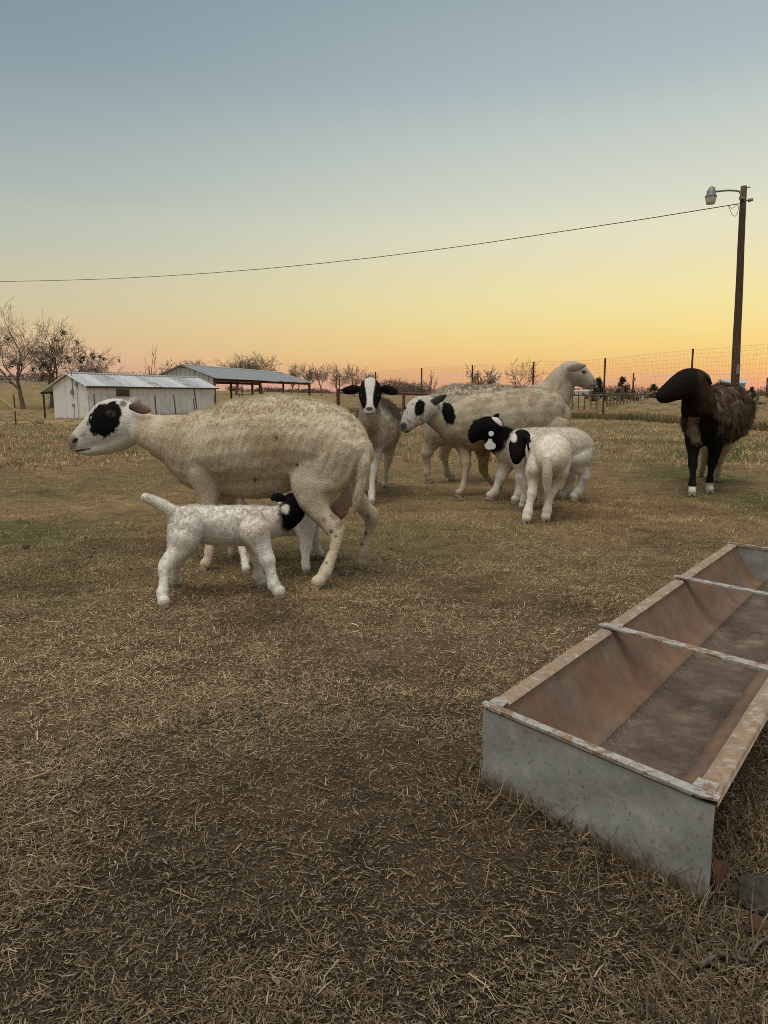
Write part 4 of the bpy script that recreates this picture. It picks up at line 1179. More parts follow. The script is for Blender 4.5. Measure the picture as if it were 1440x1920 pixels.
g = GP(1422, 1738); lump('brick_shard', 'orange shard of brick half buried near the trough', 'brick shard', (g.x, g.y, terr(g.x, g.y) + .002), (.019, .022, .014), 8, M_BRICK)
g = GP(1258, 1812); lump('brick_shard', 'small dull red shard of brick in the grass below the trough', 'brick shard', (g.x, g.y, terr(g.x, g.y) + .002), (.010, .012, .008), 12, M_BRICK)
M_TWIG = mat_plain('grey_twig', (0.13, 0.105, 0.078), rough=.9, var=.3, scale=50)
def ground_stick(name, label, pts, r, m=M_TWIG):
    w = [GP(*p) for p in pts]
    mb = MB(); mb.tube([(q.x, q.y, terr(q.x, q.y) + .008 + .006 * (i % 2)) for i, q in enumerate(w)], [r * (1 - .12 * i) for i in range(len(w))], 6)
    return tag(link(name, mb.mesh(name, m, True)), label, 'stick')
ground_stick('stick', 'bent grey stick lying at the lower edge of the dark grass', [(1310, 1822), (1345, 1803), (1400, 1811), (1420, 1785), (1446, 1762)], .0042)
ground_stick('cornstalk_leaf', 'pale curled stalk leaf lying on the trampled straw', [(48, 1468), (85, 1462), (112, 1440), (116, 1432)], .0024, mat_plain('pale_leaf', (.36, .28, .16), var=.2))['category'] = 'leaf'
for i, (px, py, s) in enumerate(((730, 1012, .012), (735, 1030, .01), (160, 1011, .02), (168, 1046, .02), (175, 1030, .012), (280, 1000, .012), (262, 990, .01), (50, 1029, .03), (485, 1345, .016), (245, 1068, .012))):
    g = GP(px, py)
    lump('dung_clod', ['dark dung clod on ' + w for w in ('bare grass just right of the large ewe\'s far hind hoof', 'grass right of the large ewe, nearer than the other clod there', 'trodden grass left of the nursing lamb\'s tail', 'grass left of the nursing lamb\'s hind hoof, farther of two',
        'grass between the two clods left of the nursing lamb', 'grass below the large ewe\'s throat', 'grass below the large ewe\'s jaw', 'the green patch at the picture\'s left edge', 'bare straw of the foreground, alone', 'grass close behind the nursing lamb\'s hind hoof')][i], 'dung', (g.x, g.y, terr(g.x, g.y) + s * .3), (s * .65, s * .65, s * .4), i, M_DUNG, sub=2)

# ---- taller dead grass growing along the trough
def near_trough(x, y):
    A = TR(0, 0, 0); B = TR(TW_, 0, 0); u = (B - A).normalized(); C = TR(0, TL_, 0); v = (C - A).normalized()
    inv = np.linalg.inv(np.array([[u.x, v.x], [u.y, v.y]]))
    q = inv @ np.stack([x - A.x, y - A.y])
    a, b = q[0], q[1]
    inside = (a > -.002) & (a < TW_ - .02) & (b > -.004) & (b < TL_)
    d = np.maximum(np.maximum(-a, a - TW_), np.maximum(-b, b - TL_))
    w = np.exp(-np.maximum(d, 0) / .06)
    w = np.maximum(w, .4 * (a > TW_ - .02) * np.exp(-np.maximum(a - TW_, 0) / .35))
    return np.where(inside, 0, w)
blades('trough_grass', 60000, 0.75, 4.2, (0.03, 0.10), (20, 80), (0.0012, 0.003), lambda x, y, n: straw_mix(x, y, n) * .62, label='tall dead grass against the trough, its colour darkened for the shade', mask=near_trough, m=M_STRAW, power=.9, curve=.9)  # straw colour dimmed to paint in shade beside the trough

# ================================================================== SHED AND BARN
M_WHITE = mat_plain('weathered_white_board', (0.74, 0.74, 0.73), rough=.7, var=.10, scale=3, col2=(0.50, 0.49, 0.47), thr=(.5, .75))
M_ROOFS = [mat_plain('galvanized_roof_%s' % n, c, rough=.45, metal=.35, var=.18, scale=2.2, col2=c2, thr=t) for n, c, c2, t in
           (('plain', (0.52, 0.54, 0.56), (0.40, 0.36, 0.33), (.55, .75)), ('worn', (0.46, 0.47, 0.48), (0.30, 0.22, 0.17), (.48, .68)), ('pale', (0.60, 0.61, 0.62), (0.45, 0.42, 0.4), (.6, .8)))]
M_DARKWOOD = mat_plain('dark_old_timber', (0.075, 0.055, 0.042), rough=.9, var=.4, scale=8)
M_REDSTEEL = mat_plain('red_oxide_steel', (0.125, 0.048, 0.034), rough=.65, var=.25, scale=5)
M_GREYMETAL = mat_plain('grey_barn_steel', (0.56, 0.56, 0.545), rough=.5, metal=.2, var=.1, scale=2)
M_BARNROOF = mat_plain('dull_barn_roofing', (0.29, 0.305, 0.32), rough=.55, metal=.2, var=.12, scale=2)
M_GLASS = mat_plain('dark_window_glass', (0.03, 0.035, 0.04), rough=.1, var=.1, spec=.6)
M_TPOST = mat_plain('rusty_t_post', (0.09, 0.055, 0.04), rough=.8, var=.3, scale=20)
M_TPOSTW = mat_plain('white_t_post_tip', (0.75, 0.75, 0.72), rough=.6, var=.1)
M_CONDUIT = mat_plain('grey_conduit', (0.25, 0.26, 0.27), rough=.5, var=.15)

def panels(root, a, b, zb, zt_fn, width, out, m, name='plank', gap=.012, thick=.035, mats=None):
    """vertical boards from a to b (plan points), each an object; top from zt_fn(t)"""
    a, b = Vector((*a, 0)), Vector((*b, 0)); d = b - a; Ln = d.length; d.normalize()
    n = max(1, round(Ln / width)); w = Ln / n
    out = Vector((*out, 0)).normalized()
    for i in range(n):
        t0, t1 = (i * w + gap / 2), ((i + 1) * w - gap / 2)
        p0, p1 = a + d * t0, a + d * t1
        zb0 = zb(t0 / Ln) if callable(zb) else zb; zb1 = zb(t1 / Ln) if callable(zb) else zb
        mid = (t0 + t1) / 2
        poly = [p0 + Vector((0, 0, zb0)), p1 + Vector((0, 0, zb1)), p1 + Vector((0, 0, zt_fn(t1 / Ln)))]
        za, zc = zt_fn(t0 / Ln), zt_fn(t1 / Ln)
        if t0 / Ln < .5 < t1 / Ln and zt_fn(.5) > max(za, zc) + .001:
            poly.append(a + d * (Ln / 2) + Vector((0, 0, zt_fn(.5))))
        poly.append(p0 + Vector((0, 0, za)))
        mb = MB(); mb.prism(poly, tuple(out * (thick * (1 + .25 * ((i * 7) % 3 - 1)))))
        mb.world(name, m, root)
def roof_sheets(root, e0, e1, r0, r1, width, mats, corr=.018, name='roof_sheet'):
    """corrugated sheets running from eave line e0-e1 up to ridge line r0-r1"""
    e0, e1, r0, r1 = map(Vector, (e0, e1, r0, r1))
    Ln = (e1 - e0).length; n = max(1, round(Ln / width)); sub = 12
    nrm_ = (e1 - e0).cross(r0 - e0).normalized()
    if nrm_.z < 0: nrm_ = -nrm_
    for i in range(n):
        V, F = [], []
        lift = .004 * (i % 2)
        for k in range(sub + 1):
            t = (i + k / sub * 1.015) / n
            t = min(t, 1)
            c = corr * math.cos(k / sub * 2 * math.pi * 3) + lift
            for q in (e0.lerp(e1, t), e0.lerp(e1, t).lerp(r0.lerp(r1, t), .5), r0.lerp(r1, t)):
                V.append(q + nrm_ * c)
        for k in range(sub):
            for j in range(2):
                F.append([k * 3 + j, (k + 1) * 3 + j, (k + 1) * 3 + j + 1, k * 3 + j + 1])
        nv = len(V); V += [p - nrm_ * .008 for p in V]; F += [[q + nv for q in f][::-1] for f in F]
        child_world(name, mesh_np(name, V, F, mats[(i * 5 + i // 3) % len(mats)]), root)

def build_shed():
    c0, c1 = Vector((-17.3, 43.8)), Vector((-11.7, 51.7))
    d = (c1 - c0).normalized(); g = Vector((-d.y, d.x)); W = 3.6; Ln = (c1 - c0).length
    c3, c2 = c0 + g * W, c1 + g * W
    zb = -.68; zsl = -.10
    ev, rd = 1.42, 2.08                   # eave / ridge world heights at the near gable
    root = thing('shed', 'low white board shed with a patchy corrugated metal roof and open lean-to', 'shed', (*((c0 + c2) / 2), zb))
    wl = thing_part('wall', root)
    V3 = lambda p, z: Vector((p.x, p.y, z))
    core = MB()
    inn = .06
    p = [c0 + d * inn + g * inn, c1 - d * inn + g * inn, c2 - d * inn - g * inn, c3 + d * inn - g * inn]
    core.v = [V3(q, zb) for q in p] + [V3(p[0], ev - .05), V3(p[1], ev + zsl - .05), V3(p[2], ev + zsl - .05), V3(p[3], ev - .05), V3((p[0] + p[3]) / 2, rd - .08), V3((p[1] + p[2]) / 2, rd + zsl - .08)]
    core.f = [[0, 1, 5, 4], [2, 3, 7, 6], [3, 0, 4, 8, 7], [1, 2, 6, 9, 5], [4, 5, 9, 8], [6, 7, 8, 9]]
    wall = core.world('wall', M_DARKWOOD, root)
    panels(wall_root(wall), c3, c0, zb - .1, lambda t: ev + (rd - ev) * (1 - abs(2 * t - 1)) - .06, .45, -d, M_WHITE)
    panels(wall_root(wall), c0, c1, zb - .1, lambda t: ev + zsl * t - .06, .42, -g, M_WHITE)
    # roof with overhang; lean-to roof on the far side
    oh = .22
    e0, e1 = V3(c0 - d * oh - g * oh, ev - .08), V3(c1 + d * oh - g * oh, ev + zsl - .08)
    r0, r1 = V3((c0 + c3) / 2 - d * oh, rd), V3((c1 + c2) / 2 + d * oh, rd + zsl)
    roof_sheets(root, e0, e1, r0, r1, .66, M_ROOFS)
    lo = 1.1
    f0, f1 = V3(c3 - d * oh + g * lo, ev - .42), V3(c2 + d * oh + g * lo, ev + zsl - .42)
    roof_sheets(root, f0, f1, r0, r1, .66, M_ROOFS)
    mb = MB(); mb.tube([r0 + Vector((0, 0, .03)), r1 + Vector((0, 0, .03))], .06, 6); mb.world('ridge_cap', M_ROOFS[0], root)
    mb = MB(); mb.box((e0 + e1) / 2 - Vector((0, 0, .05)), ((e1 - e0).length, .03, .09), Matrix.Rotation(math.atan2(d.y, d.x), 3, 'Z')); mb.world('fascia', M_DARKWOOD, root)
    for t in (0.02, .5, .98):
        q = f0.lerp(f1, t); mb = MB(); mb.tube([(q.x, q.y, zb - .1), (q.x, q.y, q.z - .03)], .06, 6); mb.world('post', M_DARKWOOD, root)
    mb = MB(); mb.tube([f0 - Vector((0, 0, .07)), f1 - Vector((0, 0, .07))], .05, 4); mb.world('lean_to_beam', M_DARKWOOD, root)
    # rake trim on the gable
    for q in (e0, f0):
        mb = MB(); mb.tube([q - Vector((0, 0, .03)), r0 - Vector((0, 0, .03))], .035, 4); mb.world('rake_board', M_WHITE, root)
    # window on the long wall
    wx = c0 + d * (Ln * .24)
    wn_ = MB(); rz = Matrix.Rotation(math.atan2(d.y, d.x), 3, 'Z')
    ctr = V3(wx - g * .07, .93)
    win = MB().box(ctr, (.9, .05, .42), rz).world('window', M_GLASS, root)
    fr = MB()
    for dz in (-.23, .23): fr.box(ctr + Vector((0, 0, dz)) - V3(g * .03, 0), (1.0, .05, .05), rz)
    for du in (-.47, .2, .47): fr.box(ctr + V3(d * du, 0) - V3(g * .03, 0), (.05, .05, .42), rz)
    f_ = link('window_frame', fr.mesh('window_frame', M_CONDUIT), win); f_.matrix_parent_inverse = win.matrix_parent_inverse
    # meter pipe and boxes on the gable
    q = c3.lerp(c0, .60) - d * .08
    MB().tube([V3(q, 1.05), V3(q, 2.3)], .03, 6).world('service_mast', M_CONDUIT, root)
    MB().box(V3(q - d * .05, .95), (.12, .16, .32), rz).world('meter_box', M_CONDUIT, root)
    q2 = c3.lerp(c0, .72) - d * .07
    MB().tube([V3(q2, -.6), V3(q2, 1.4)], .014, 5).world('conduit', M_CONDUIT, root)
    MB().box(V3(q2 - d * .03, 1.42), (.1, .14, .2), rz).world('junction_box', M_CONDUIT, root)
    q3 = c3.lerp(c0, .60) - d * .07
    MB().tube([V3(q3, -.6), V3(q3, .2)], .012, 5).world('conduit', M_CONDUIT, root)
    MB().box(V3(q3 - d * .03, .2), (.1, .12, .16), rz).world('junction_box', M_CONDUIT, root)
def thing_part(n, r): return None
def wall_root(w): return w
build_shed()

def build_barn():
    e0, e1 = Vector((-12.7, 56.0)), Vector((-7.6, 76.5))
    r0, r1 = Vector((-15.25, 57.0)), Vector((-10.6, 77.5))
    l0, l1 = Vector((-17.75, 58.2)), Vector((-13.0, 78.6))
    ze, zr, zb = CAM_H + 1.30, CAM_H + 2.22, -.7
    V3 = lambda p, z: Vector((p.x, p.y, z))
    root = thing('barn', 'open-sided pole barn with a grey metal roof and red steel posts', 'barn', (*((e0 + l1) / 2), zb))
    d = (e1 - e0).normalized(); out = Vector((d.y, -d.x))
    # gable cladding (upper part) and back wall
    def ztop(t): return ze + (zr - ze) * (1 - abs(2 * t - 1)) - .05
    core = MB(); core.prism([V3(l0 + d * .1, zb), V3(e0 + d * .1, zb), V3(e0 + d * .1, ze - .08), V3(r0 + d * .1, zr - .1), V3(l0 + d * .1, ze - .08)], tuple(V3(d * .06, 0)))
    gw = core.world('gable_wall', M_GREYMETAL, root)
    panels(gw, l0, e0, zb, ztop, .42, -d, M_GREYMETAL, name='wall_panel', gap=.03, thick=.04)
    roof_sheets(root, V3(e0 - d * .3 + out * .3, ze - .1), V3(e1 + d * .3 + out * .3, ze - .1), V3(r0 - d * .3, zr), V3(r1 + d * .3, zr), 1.0, [M_BARNROOF], corr=.02)
    roof_sheets(root, V3(l0 - d * .3 - out * .3, ze - .1), V3(l1 + d * .3 - out * .3, ze - .1), V3(r0 - d * .3, zr), V3(r1 + d * .3, zr), 1.0, [M_GREYMETAL], corr=.02)
    MB().tube([V3(r0 - d * .3, zr + .03), V3(r1 + d * .3, zr + .03)], .07, 6).world('ridge_cap', M_GREYMETAL, root)
    for t in (0.005, .33, .66, .995):
        q = e0.lerp(e1, t); MB().box(V3(q, (ze + zb) / 2 - .1), (.17, .17, ze - zb)).world('post', M_REDSTEEL, root)
        q = l0.lerp(l1, t); MB().box(V3(q, (ze + zb) / 2 - .1), (.17, .17, ze - zb)).world('post', M_REDSTEEL, root)
        a, b, c = V3(e0.lerp(e1, t), ze - .15), V3(r0.lerp(r1, t), zr - .15), V3(l0.lerp(l1, t), ze - .15)
        MB().tube([a, b, c], .07, 4).world('rafter', M_REDSTEEL, root)
    for a, b, z in ((e0, e1, ze - .22), (l0, l1, ze - .22)):
        MB().tube([V3(a, z), V3(b, z)], .10, 4).world('eave_beam', M_REDSTEEL, root)
    for k in (.3, .6):
        MB().tube([V3(e0.lerp(r0, k), ze + (zr - ze) * k - .12), V3(e1.lerp(r1, k), ze + (zr - ze) * k - .12)], .05, 4).world('purlin', M_REDSTEEL, root)
build_barn()

# ---- round stock tank and hay ring under the barn
M_TANK = mat_plain('pale_stock_tank', (0.55, 0.52, 0.47), rough=.6, var=.12, scale=3)
def ring(name, label, cat, c, r, h, m, wall=.06, ribs=()):
    V, F = [], []; n = 40
    prof = [(r, 0), (r * 1.0, h * .3), (r * 1.015, h * .33), (r, h * .36), (r, h * .95), (r * 1.02, h), (r - wall, h), (r - wall, .1), (0.01, .1)]
    for i in range(n):
        a = 2 * math.pi * i / n
        for q, z in prof: V.append((q * math.cos(a), q * math.sin(a), z))
    k = len(prof)
    for i in range(n):
        j = (i + 1) % n
        for s in range(k - 1): F.append([i * k + s, j * k + s, j * k + s + 1, i * k + s + 1])
    o = link(name, mesh_np(name, V, F, m, True), None, c)
    return tag(o, label, cat)
q = P(852, 745, 70); x = (850 / 1 - 0) * 0
p = P(540, 748, 60); ring('stock_tank', 'round pale stock tank beyond the barn posts', 'stock tank', (p.x, p.y, -.62), .78, 1.02, M_TANK)
def panel_ring(name, label, px, Y, r, h, m):
    c = P(px, 748, Y)
    root = thing(name, label, 'hay ring', (c.x, c.y, -.62))
    for k in range(5):
        z = .06 + h * k / 4.2
        MB().tube([(r * math.cos(a), r * math.sin(a), z) for a in np.linspace(0, 2 * math.pi, 29)], .022, 4, cap=False)
        mb = MB(); mb.tube([(r * math.cos(a), r * math.sin(a), z) for a in np.linspace(0, 2 * math.pi, 29)], .022, 4, cap=False)
        link('hoop', mb.mesh('hoop', m), root)
    for a in np.linspace(0, 2 * math.pi, 12, endpoint=False):
        mb = MB(); mb.tube([(r * math.cos(a), r * math.sin(a), 0), (r * math.cos(a), r * math.sin(a), h + .05)], .02, 4)
        link('bar', mb.mesh('bar', m), root)
panel_ring('hay_ring', 'round pipe hay ring standing beside the stock tank', 503, 60, .75, .92, mat_plain('faded_pipe', (.20, .15, .12), var=.2))

# ================================================================== FENCES
M_WIRE = mat_plain('galvanized_fence_wire', (0.30, 0.25, 0.2), rough=.6, metal=.4, var=.2)
def t_post(root, x, y, z0, z1, m=M_TPOST, lean=(0, 0), white=0, r=.03):
    mb = MB()
    a = Vector((x, y, z0)); b = Vector((x + lean[0], y + lean[1], z1))
    mb.tube([a, b], r * .6, 4)
    mb.tube([a + Vector((.018, 0, 0)), b + Vector((.018, 0, 0))], r * .45, 4)
    o = mb.world('post', m, root)
    if white:
        mb = MB(); mb.tube([b - (b - a).normalized() * white, b + Vector((0, 0, .004))], r * .95, 5)
        t = link('post_tip', mb.mesh('post_tip', M_TPOSTW), o); t.matrix_parent_inverse = o.matrix_parent_inverse
    return o
def wire_mesh(root, pts, hgt, step, hs, r, sagf=0.0, name='wire_mesh'):
    """woven wire: horizontal strands and vertical stays along a plan polyline"""
    V, F = [], []
    def stick(a, b, rr):
        n = len(V); d = (b - a)
        t = d.normalized(); s = t.cross(Vector((0, 0, 1))) if abs(t.z) < .9 else Vector((1, 0, 0)); s = s.normalized() * rr; u_ = t.cross(s).normalized() * rr
        for q in (a, b): V.extend([q + s, q + u_, q - s, q - u_])
        for k in range(4):
            k2 = (k + 1) % 4; F.append([n + k, n + k2, n + 4 + k2, n + 4 + k])
    for (a, b) in zip(pts[:-1], pts[1:]):
        a, b = Vector(a), Vector(b); Ln = (b - a).length; n = max(1, int(Ln / step))
        top0, top1 = hgt(a), hgt(b)
        seg = 8
        for h in hs:
            for k in range(seg):
                t0, t1 = k / seg, (k + 1) / seg
                p0, p1 = a.lerp(b, t0), a.lerp(b, t1)
                s0, s1 = -sagf * 4 * t0 * (1 - t0), -sagf * 4 * t1 * (1 - t1)
                z0 = terr(p0.x, p0.y) + h * (top0 + (top1 - top0) * t0) + s0; z1 = terr(p1.x, p1.y) + h * (top0 + (top1 - top0) * t1) + s1
                stick(Vector((p0.x, p0.y, z0)), Vector((p1.x, p1.y, z1)), r * (1.5 if h == hs[-1] else 1))
        for i in range(n):
            t = i / n; p_ = a.lerp(b, t); zg = terr(p_.x, p_.y); hh = top0 + (top1 - top0) * t
            s_ = -sagf * 4 * t * (1 - t)
            stick(Vector((p_.x, p_.y, zg + .03)), Vector((p_.x + .01 * math.sin(i * 3.1), p_.y, zg + hh * hs[-1] + s_)), r)
    child_world(name, mesh_np(name, [tuple(v) for v in V], F, M_WIRE), root)
wf = thing('wire_fence', 'tall woven wire fence on slim steel posts across the skyline', 'fence', (4, 30, 0))
plan = []
for px, py in ((636, 706), (705, 699), (790, 692), (887, 687), (1000, 681), (1135, 675), (1301, 658.5), (1492, 642)):
    Y = 1.22 * FPX / (740 - py) * .985
    q = P(px, py, Y); plan.append((q.x, q.y, 0)); zg = terr(q.x, q.y)
    t_post(wf, q.x, q.y, zg - .2, q.z + .06, lean=(random.uniform(-.04, .04), 0), r=.045 if px < 1200 else .036)
wire_mesh(wf, plan, lambda a: 2.03 - terr(a.x, a.y), .105, [i / 18 for i in range(1, 19)], .0014, .03)
# fence in front of the shed
sf = thing('stock_fence', 'low wire stock fence on leaning steel posts before the white shed', 'fence', (-14, 42, -.6))
pl = []
for px, yt, yb, Y, ln, wh in ((178, 739, 775, 41.5, 0, 0), (260, 745, 778, 41.8, .0, 0), (292, 743, 778, 42, .05, 0), (327, 740, 779, 42.3, .12, 0), (365, 728, 776, 42.6, .22, .22), (364, 748, 776, 42.8, .05, 0), (402, 741, 774, 43, .03, 0), (450, 738, 772, 44, 0, .2), (561, 720, 768, 50, 0, .25), (455, 722, 768, 50, 0, .25)):
    a = P(px, yb, Y); b = P(px, yt, Y); zg = terr(a.x, a.y)
    if px not in (561, 455, 450): pl.append((a.x, a.y, 0))
    t_post(sf, a.x + ln, a.y, zg - .1, b.z, lean=(-ln, 0), white=wh, r=.045)
wire_mesh(sf, sorted(pl), lambda a: 1.1, .3, [.2, .4, .6, .8, 1.0], .0035, .05)
# pipe rail fence in the middle distance
pf = thing('pipe_fence', 'rusty pipe rail fence behind the ewe with the white blaze', 'fence', (-1, 22, 0))
Yp = 24
def pipe(pts, r, nm):
    mb = MB(); mb.tube(pts, r, 8); return mb.world(nm, M_REDSTEEL, pf)
pipe([P(632, 731, 26), P(700, 733.5, 25), P(757, 737, 24), P(838, 741, 23.5)], .038, 'rail')
for px, py, Y in ((633, 731, 26), (757, 737, 24), (838, 741, 23.5)):
    q = P(px, py, Y); pipe([(q.x, q.y, terr(q.x, q.y) - .1), (q.x, q.y, q.z)], .045, 'post')
# board and rail corral far to the right
rf = thing('rail_fence', 'distant wooden corral fence under the looking ewe\'s chin', 'fence', (12, 60, 0))
M_OLDW = mat_plain('old_grey_timber', (0.13, 0.10, 0.075), rough=.9, var=.3, scale=4)
tops = []
for i, px in enumerate(np.linspace(1062, 1120, 6)):
    q = P(px, 739.5, 42); zg = terr(q.x, q.y); tops.append(Vector((q.x, q.y, q.z)))
    MB().box((q.x, q.y, (zg + q.z) / 2), (.06, .06, q.z - zg + .1)).world('post', M_OLDW, rf)
for i, px in enumerate(np.linspace(1132, 1215, 14)):
    Y = 46 + i * 3.6
    q = P(px, 738.5 - i * .12, Y); zg = terr(q.x, q.y); tops.append(Vector((q.x, q.y, q.z)))
    MB().box((q.x, q.y, (zg + q.z) / 2), (.09, .09, q.z - zg + .1)).world('post', M_OLDW, rf)
for a, b in zip(tops[:-1], tops[1:]):
    mb = MB(); mb.tube([a - Vector((0, 0, .05)), b - Vector((0, 0, .05))], .045, 4); mb.world('rail', M_OLDW, rf)
# panel fence on the hill at the left
hf = thing('hill_fence', 'pale wire panel fence along the hillside behind the big bare trees', 'fence', (-45, 95, 1))
M_PALEW = mat_plain('pale_fence_panel', (0.42, 0.40, 0.38), rough=.6, var=.2)
pts = []
for px in np.linspace(-20, 100, 9):
    q = P(px, 722, 98); zg = terr(q.x, q.y); pts.append(Vector((q.x, q.y, zg)))
    MB().tube([(q.x, q.y, zg - .2), (q.x, q.y, zg + 1.25)], .06, 5).world('post', M_PALEW, hf)
for a, b in zip(pts[:-1], pts[1:]):
    for h in (.3, .6, .9, 1.2):
        MB().tube([a + Vector((0, 0, h)), b + Vector((0, 0, h))], .022, 4).world('rail', M_PALEW, hf)

# ================================================================== UTILITY POLE AND LINE
M_POLE = mat_plain('creosoted_pole', (0.085, 0.055, 0.036), rough=.9, var=.35, scale=5, bump=.5, bscale=25)
M_LAMP = mat_plain('lamp_housing', (0.22, 0.23, 0.23), rough=.5, metal=.3, var=.1)
M_LENS = mat_plain('frosted_lamp_lens', (0.55, 0.55, 0.50), rough=.4, var=.1)
def build_pole():
    Yp = 24.0
    base = P(1377, 760, Yp); base.z = terr(base.x, base.y); top = P(1394.5, 349, Yp)
    root = thing('utility_pole', 'leaning wooden utility pole with a yard light on a curved arm', 'utility pole', base)
    n = 9
    pts = [base.lerp(top, i / (n - 1)) + Vector((.005 * math.sin(i * 1.7), 0, 0)) for i in range(n)]
    pts[0].z -= .2
    MB().tube(pts, [.135 - .045 * i / (n - 1) for i in range(n)], 14).world('pole', M_POLE, root, True)
    q = lambda px, py, dy=-.1: P(px, py, Yp + dy)
    arm = MB().tube([q(1388, 371), q(1389.5, 364), q(1386, 359), q(1379, 357.5), q(1366, 357), q(1352, 358), q(1340, 359.5)], .028, 8).world('lamp_arm', M_LAMP, root, True)
    MB().box(q(1391, 371, -.08), (.14, .1, .08)).world('bracket', M_LAMP, root)
    # lamp head: photocell, housing, lens bowl
    def lathe(c, prof, m, nm):
        V, F = [], []; k = 16
        for r_, z_ in prof:
            for i in range(k):
                a = 2 * math.pi * i / k; V.append((c.x + r_ * math.cos(a), c.y + r_ * math.sin(a), c.z + z_))
        for j in range(len(prof) - 1):
            for i in range(k):
                i2 = (i + 1) % k; F.append([j * k + i, j * k + i2, (j + 1) * k + i2, (j + 1) * k + i])
        F.append(list(range(k))[::-1]); F.append([(len(prof) - 1) * k + i for i in range(k)])
        return child_world(nm, mesh_np(nm, V, F, m, True), root)
    c = q(1333, 369)
    lathe(c, [(.05, .29), (.07, .27), (.10, .20), (.13, .17), (.13, .08), (.17, .02), (.175, -.01)], M_LAMP, 'lamp_head')
    lathe(c, [(.165, -.012), (.16, -.05), (.14, -.15), (.125, -.21), (.02, -.215)], M_LENS, 'lamp_lens')
    MB().tube([q(1338, 360), q(1339.5, 351)], .035, 8).world('photocell', M_LAMP, root, True)
    MB().tube([q(1398, 353, 0), q(1407, 350.5, 0)], .018, 6).world('bolt', M_LAMP, root)
    MB().tube([q(1396, 376, 0), q(1412, 374.5, 0)], .016, 6).world('bolt', M_LAMP, root)
    MB().tube([q(1403, 376, 0), q(1411, 374, 0)], .05, 8).world('insulator', M_LAMP, root)
    MB().box(q(1383.5, 692, -.12), (.10, .09, .3)).world('switch_box', M_LAMP, root)
    MB().tube([q(1384, 383), q(1372, 391), q(1366, 386), q(1372, 402), q(1378, 406), q(1383, 400), q(1385, 386)], .008, 5).world('wire_loop', M_TPOST, root)
    # span wire to a pole out of the picture
    a = q(1386, 382, 0); b = P(0, 528, 44); e = P(-420, 521, 50)
    pts = []
    pix = [(1386, 382), (1300, 396), (1200, 412), (1100, 427), (1000, 442), (900, 457), (800, 470.5), (700, 483), (600, 494), (500, 503.5), (400, 511.5), (300, 518), (200, 523), (100, 526), (0, 528), (-150, 528.5), (-420, 523)]
    for px, py in pix:
        t = (1386 - px) / 1386
        pts.append(P(px, py, Yp + t * 20))
    w_ = MB().tube(pts, .014, 5).mesh('power_line', M_TPOST)
    tag(link('power_line', w_), 'thin overhead power line sagging across the sky from the utility pole', 'power line')
build_pole()

# ================================================================== TREES
M_BARK = mat_plain('grey_brown_bark', (0.16, 0.125, 0.098), rough=.95, var=.35, scale=3, bump=.6, bscale=12)
M_TWIGS = mat_plain('winter_twigs', (0.19, 0.15, 0.12), rough=.95, var=.3, scale=2)
M_MISTLE = mat_plain('mistletoe_leaves', (0.035, 0.045, 0.018), rough=.8, var=.4, scale=4)
M_JUNIPER = mat_plain('dark_juniper', (0.018, 0.024, 0.014), rough=.9, var=.4, scale=3)
M_BRUSH = mat_plain('far_bare_brush', (0.10, 0.078, 0.06), rough=1, var=.35, scale=.6)
def grow(seed, H, spread=1.0, trunk=.28, levels=6, up=.25, r0=None, kids=(5, 4, 4, 4, 3, 3), lean=0.0, twist=.35, ratio=.70, rmin=.010):
    rnd = random.Random(seed)
    T, Cn = MB(), MB(); tips = []
    r0 = r0 or H * .025
    def seg(p, d, L, r, lv):
        k = 5 if lv < 2 else (3 if lv < levels - 1 else 2)
        pts = [p.copy()]; rs = [r]; dirs = []
        for i in range(k):
            d = (d + Vector((rnd.gauss(0, 1), rnd.gauss(0, 1), rnd.gauss(0, .6))) * twist * (.25, .45, .5, .6, .7, .8)[min(lv, 5)] + Vector((0, 0, up * (0, .3, .22, .05, -.05, -.12)[min(lv, 5)]))).normalized()
            p = p + d * (L / k); pts.append(p.copy()); dirs.append(d.copy())
            rs.append(max(r * (1 - .45 * (i + 1) / k) if lv < levels - 1 else r * (1 - .75 * (i + 1) / k), rmin))
        (T if lv <= 1 else Cn).tube(pts, rs, 7 if lv == 0 else (5 if lv == 1 else 3), cap=False)
        if lv >= levels - 1:
            tips.append(p.copy()); return
        n = kids[lv]; a0 = rnd.uniform(0, 6.283)
        for c in range(n):
            f = 1.0 if c == 0 else rnd.uniform(.35 if lv else .7, 1.0)
            i = min(int(f * k), k); q = pts[i]; dd = dirs[min(i, k - 1)]
            an = a0 + c * 2.4 + rnd.uniform(-.5, .5); tilt = rnd.uniform(.4, .95) * spread * (.5 if c == 0 else 1)
            a = dd.orthogonal().normalized(); b = dd.cross(a)
            nd = (dd * math.cos(tilt) + (a * math.cos(an) + b * math.sin(an)) * math.sin(tilt)).normalized()
            seg(q, nd, L * ratio * rnd.uniform(.75, 1.2) * (1.35 if lv == 0 else 1), rs[i] * (.85 if c == 0 else rnd.uniform(.45, .7)), lv + 1)
    seg(Vector((0, 0, 0)), Vector((lean, 0, 1)).normalized(), H * trunk, r0, 0)
    zs = sorted(t.z for t in tips); zmax = zs[int(len(zs) * .985)]
    s = H / zmax
    for mb in (T, Cn):
        mb.v = [v * s for v in mb.v]
    return T, Cn, [t * s for t in tips]
